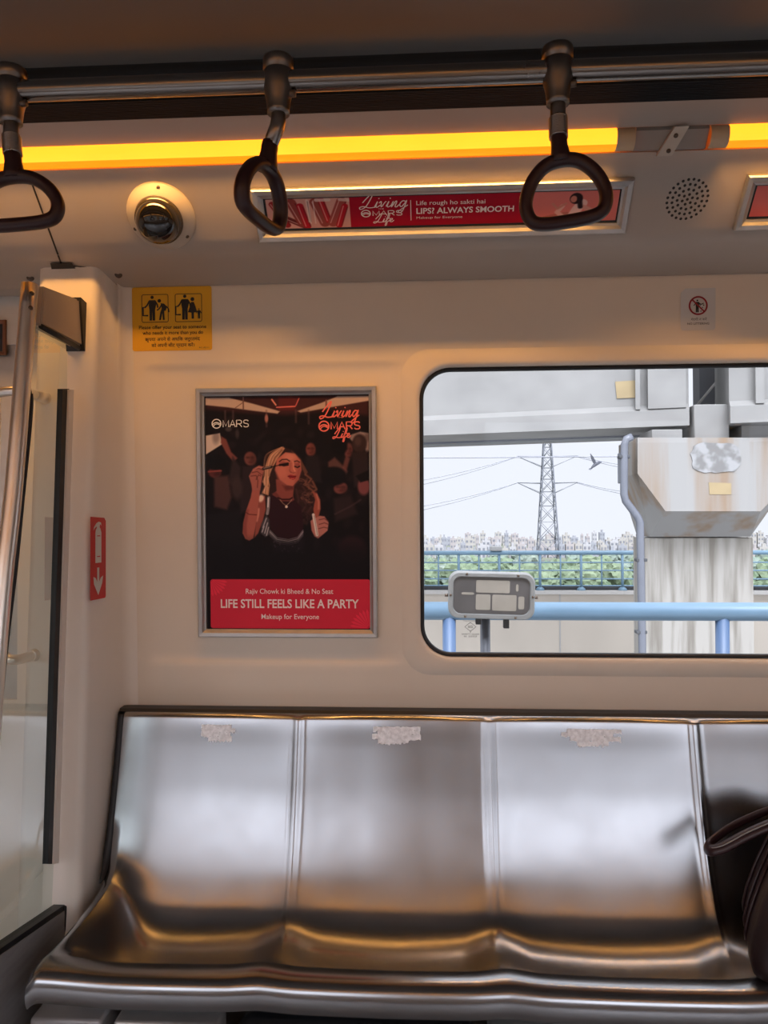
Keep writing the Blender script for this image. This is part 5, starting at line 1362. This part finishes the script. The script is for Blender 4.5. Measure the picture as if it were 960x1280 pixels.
for i, (e, yr, lb) in enumerate(((arms[1], 578, 'upper power line'), (arms[1], 586, 'second power line'), (arms[3], 611, 'third power line'), (arms[3], 619, 'lowest power line'))):
    cable(e + Vector((0, (i % 2) * 1.0, 0)), px(900, yr + 10, Yy), .8, .06, 'power_line', lb + ' running right from the pylon towards the pier', 'power lines from the pylon')
cable(px(380, 573, 24), px(1100, 567, 24), .02, .018, 'contact_wire', 'thin straight overhead wire just under the bridge girder')
# ---- trees beyond the viaduct
def blob(b, c, r, rs, n=3):
    o = bmesh.ops.create_icosphere(b.bm, subdivisions=n, radius=1)
    ph = [rs.uniform(0, 6.3) for _ in range(6)]
    for v in o['verts']:
        d = v.co.normalized()
        k = 1 + .14 * math.sin(5 * d.x + ph[0]) * math.sin(5 * d.z + ph[1]) + .10 * math.sin(9 * d.y + ph[2] + 3 * d.z) + rs.uniform(-.16, .16)
        v.co = Vector(c) + Vector((d.x * r[0] * k, d.y * r[1] * k, d.z * r[2] * k))
rt_ = random.Random(11)
spots = []
for row, (Yt, y_top, step) in enumerate(((62, 702, 23), (85, 696, 20), (120, 690, 18))):
    x = 440 + rt_.uniform(0, 8)
    while x < 975:
        if not (row == 2 and abs(x - 685) < 26): spots.append((x, y_top + rt_.uniform(-4, 5), Yt + rt_.uniform(-5, 5), step, row))
        x += step * rt_.uniform(.8, 1.2)
spots.sort(key=lambda s_: s_[0])
WORD = {0: 'near bushy tree', 1: 'middle row tree', 2: 'far bluish tree'}
for (x, yt, Yt, step, row) in spots:
    top = px(x, yt, Yt); rad = step * .75 / FPX * Yt
    b_ = MB(); q = bmesh
    for k in range(5):
        blob(b_, (top.x + rt_.uniform(-.6, .6) * rad, Yt + rt_.uniform(-.5, .5) * rad, top.z - rad * (.75 + .55 * k) + rt_.uniform(-.2, .2) * rad), (rad * rt_.uniform(.6, .95), rad * .8, rad * rt_.uniform(.6, .85)), rt_)
    root = thing('tree', (top.x, Yt, GZ), WORD[row] + ' of the green belt behind the far blue railing', 'tree', WORD[row] + 's behind the railing')
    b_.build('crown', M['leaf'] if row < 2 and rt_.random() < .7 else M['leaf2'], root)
    b_ = MB(); b_.tube([(top.x, Yt, GZ), (top.x, Yt, top.z - rad * 2)], .25, 6); b_.build('trunk', M['trunk'], root)
# ---- pale town on the skyline
n_ = 0
for row, (Yt, yt, hmin) in enumerate(((300, 683, 0), (380, 677, 0), (470, 670, 0))):
    x = 440 + rt_.uniform(0, 6)
    while x < 985:
        wpx = rt_.uniform(5, 12); x += wpx / 2; top = px(x, yt + rt_.uniform(-5, 5), Yt); wd = wpx / FPX * Yt
        tall = rt_.random() < .06
        zt_ = top.z + (3.0 if tall else 0)
        if tall: wd *= .5
        root = thing('town_building', (top.x, Yt, GZ), ('front row', 'middle row', 'back row')[row] + (' slim tower' if tall else ' pale building') + ' of the hazy town on the skyline', 'building', ('front row', 'middle row', 'back row')[row] + ' of town buildings')
        b_ = MB(); d_ = wd * rt_.uniform(.6, 1.0)
        b_.bb((top.x - wd / 2, Yt, GZ), (top.x + wd / 2, Yt + d_, zt_)); b_.bb((top.x - wd * .15, Yt + d_ * .3, zt_), (top.x + wd * .2, Yt + d_ * .7, zt_ + rt_.uniform(.6, 1.6)))
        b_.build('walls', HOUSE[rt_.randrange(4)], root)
        b_ = MB(); nw = max(2, int(wd / 1.6))
        for fl_ in range(3):
            for k in range(nw):
                cx = top.x - wd / 2 + wd * (k + .5) / nw; cz = zt_ - 1.4 - fl_ * 2.6
                b_.bb((cx - wd / nw * .26, Yt - .06, cz - .6), (cx + wd / nw * .26, Yt + .02, cz + .5))
        b_.build('window_openings', M['housewin'], root)
        x += wpx * .52 + rt_.uniform(.3, 2.0)
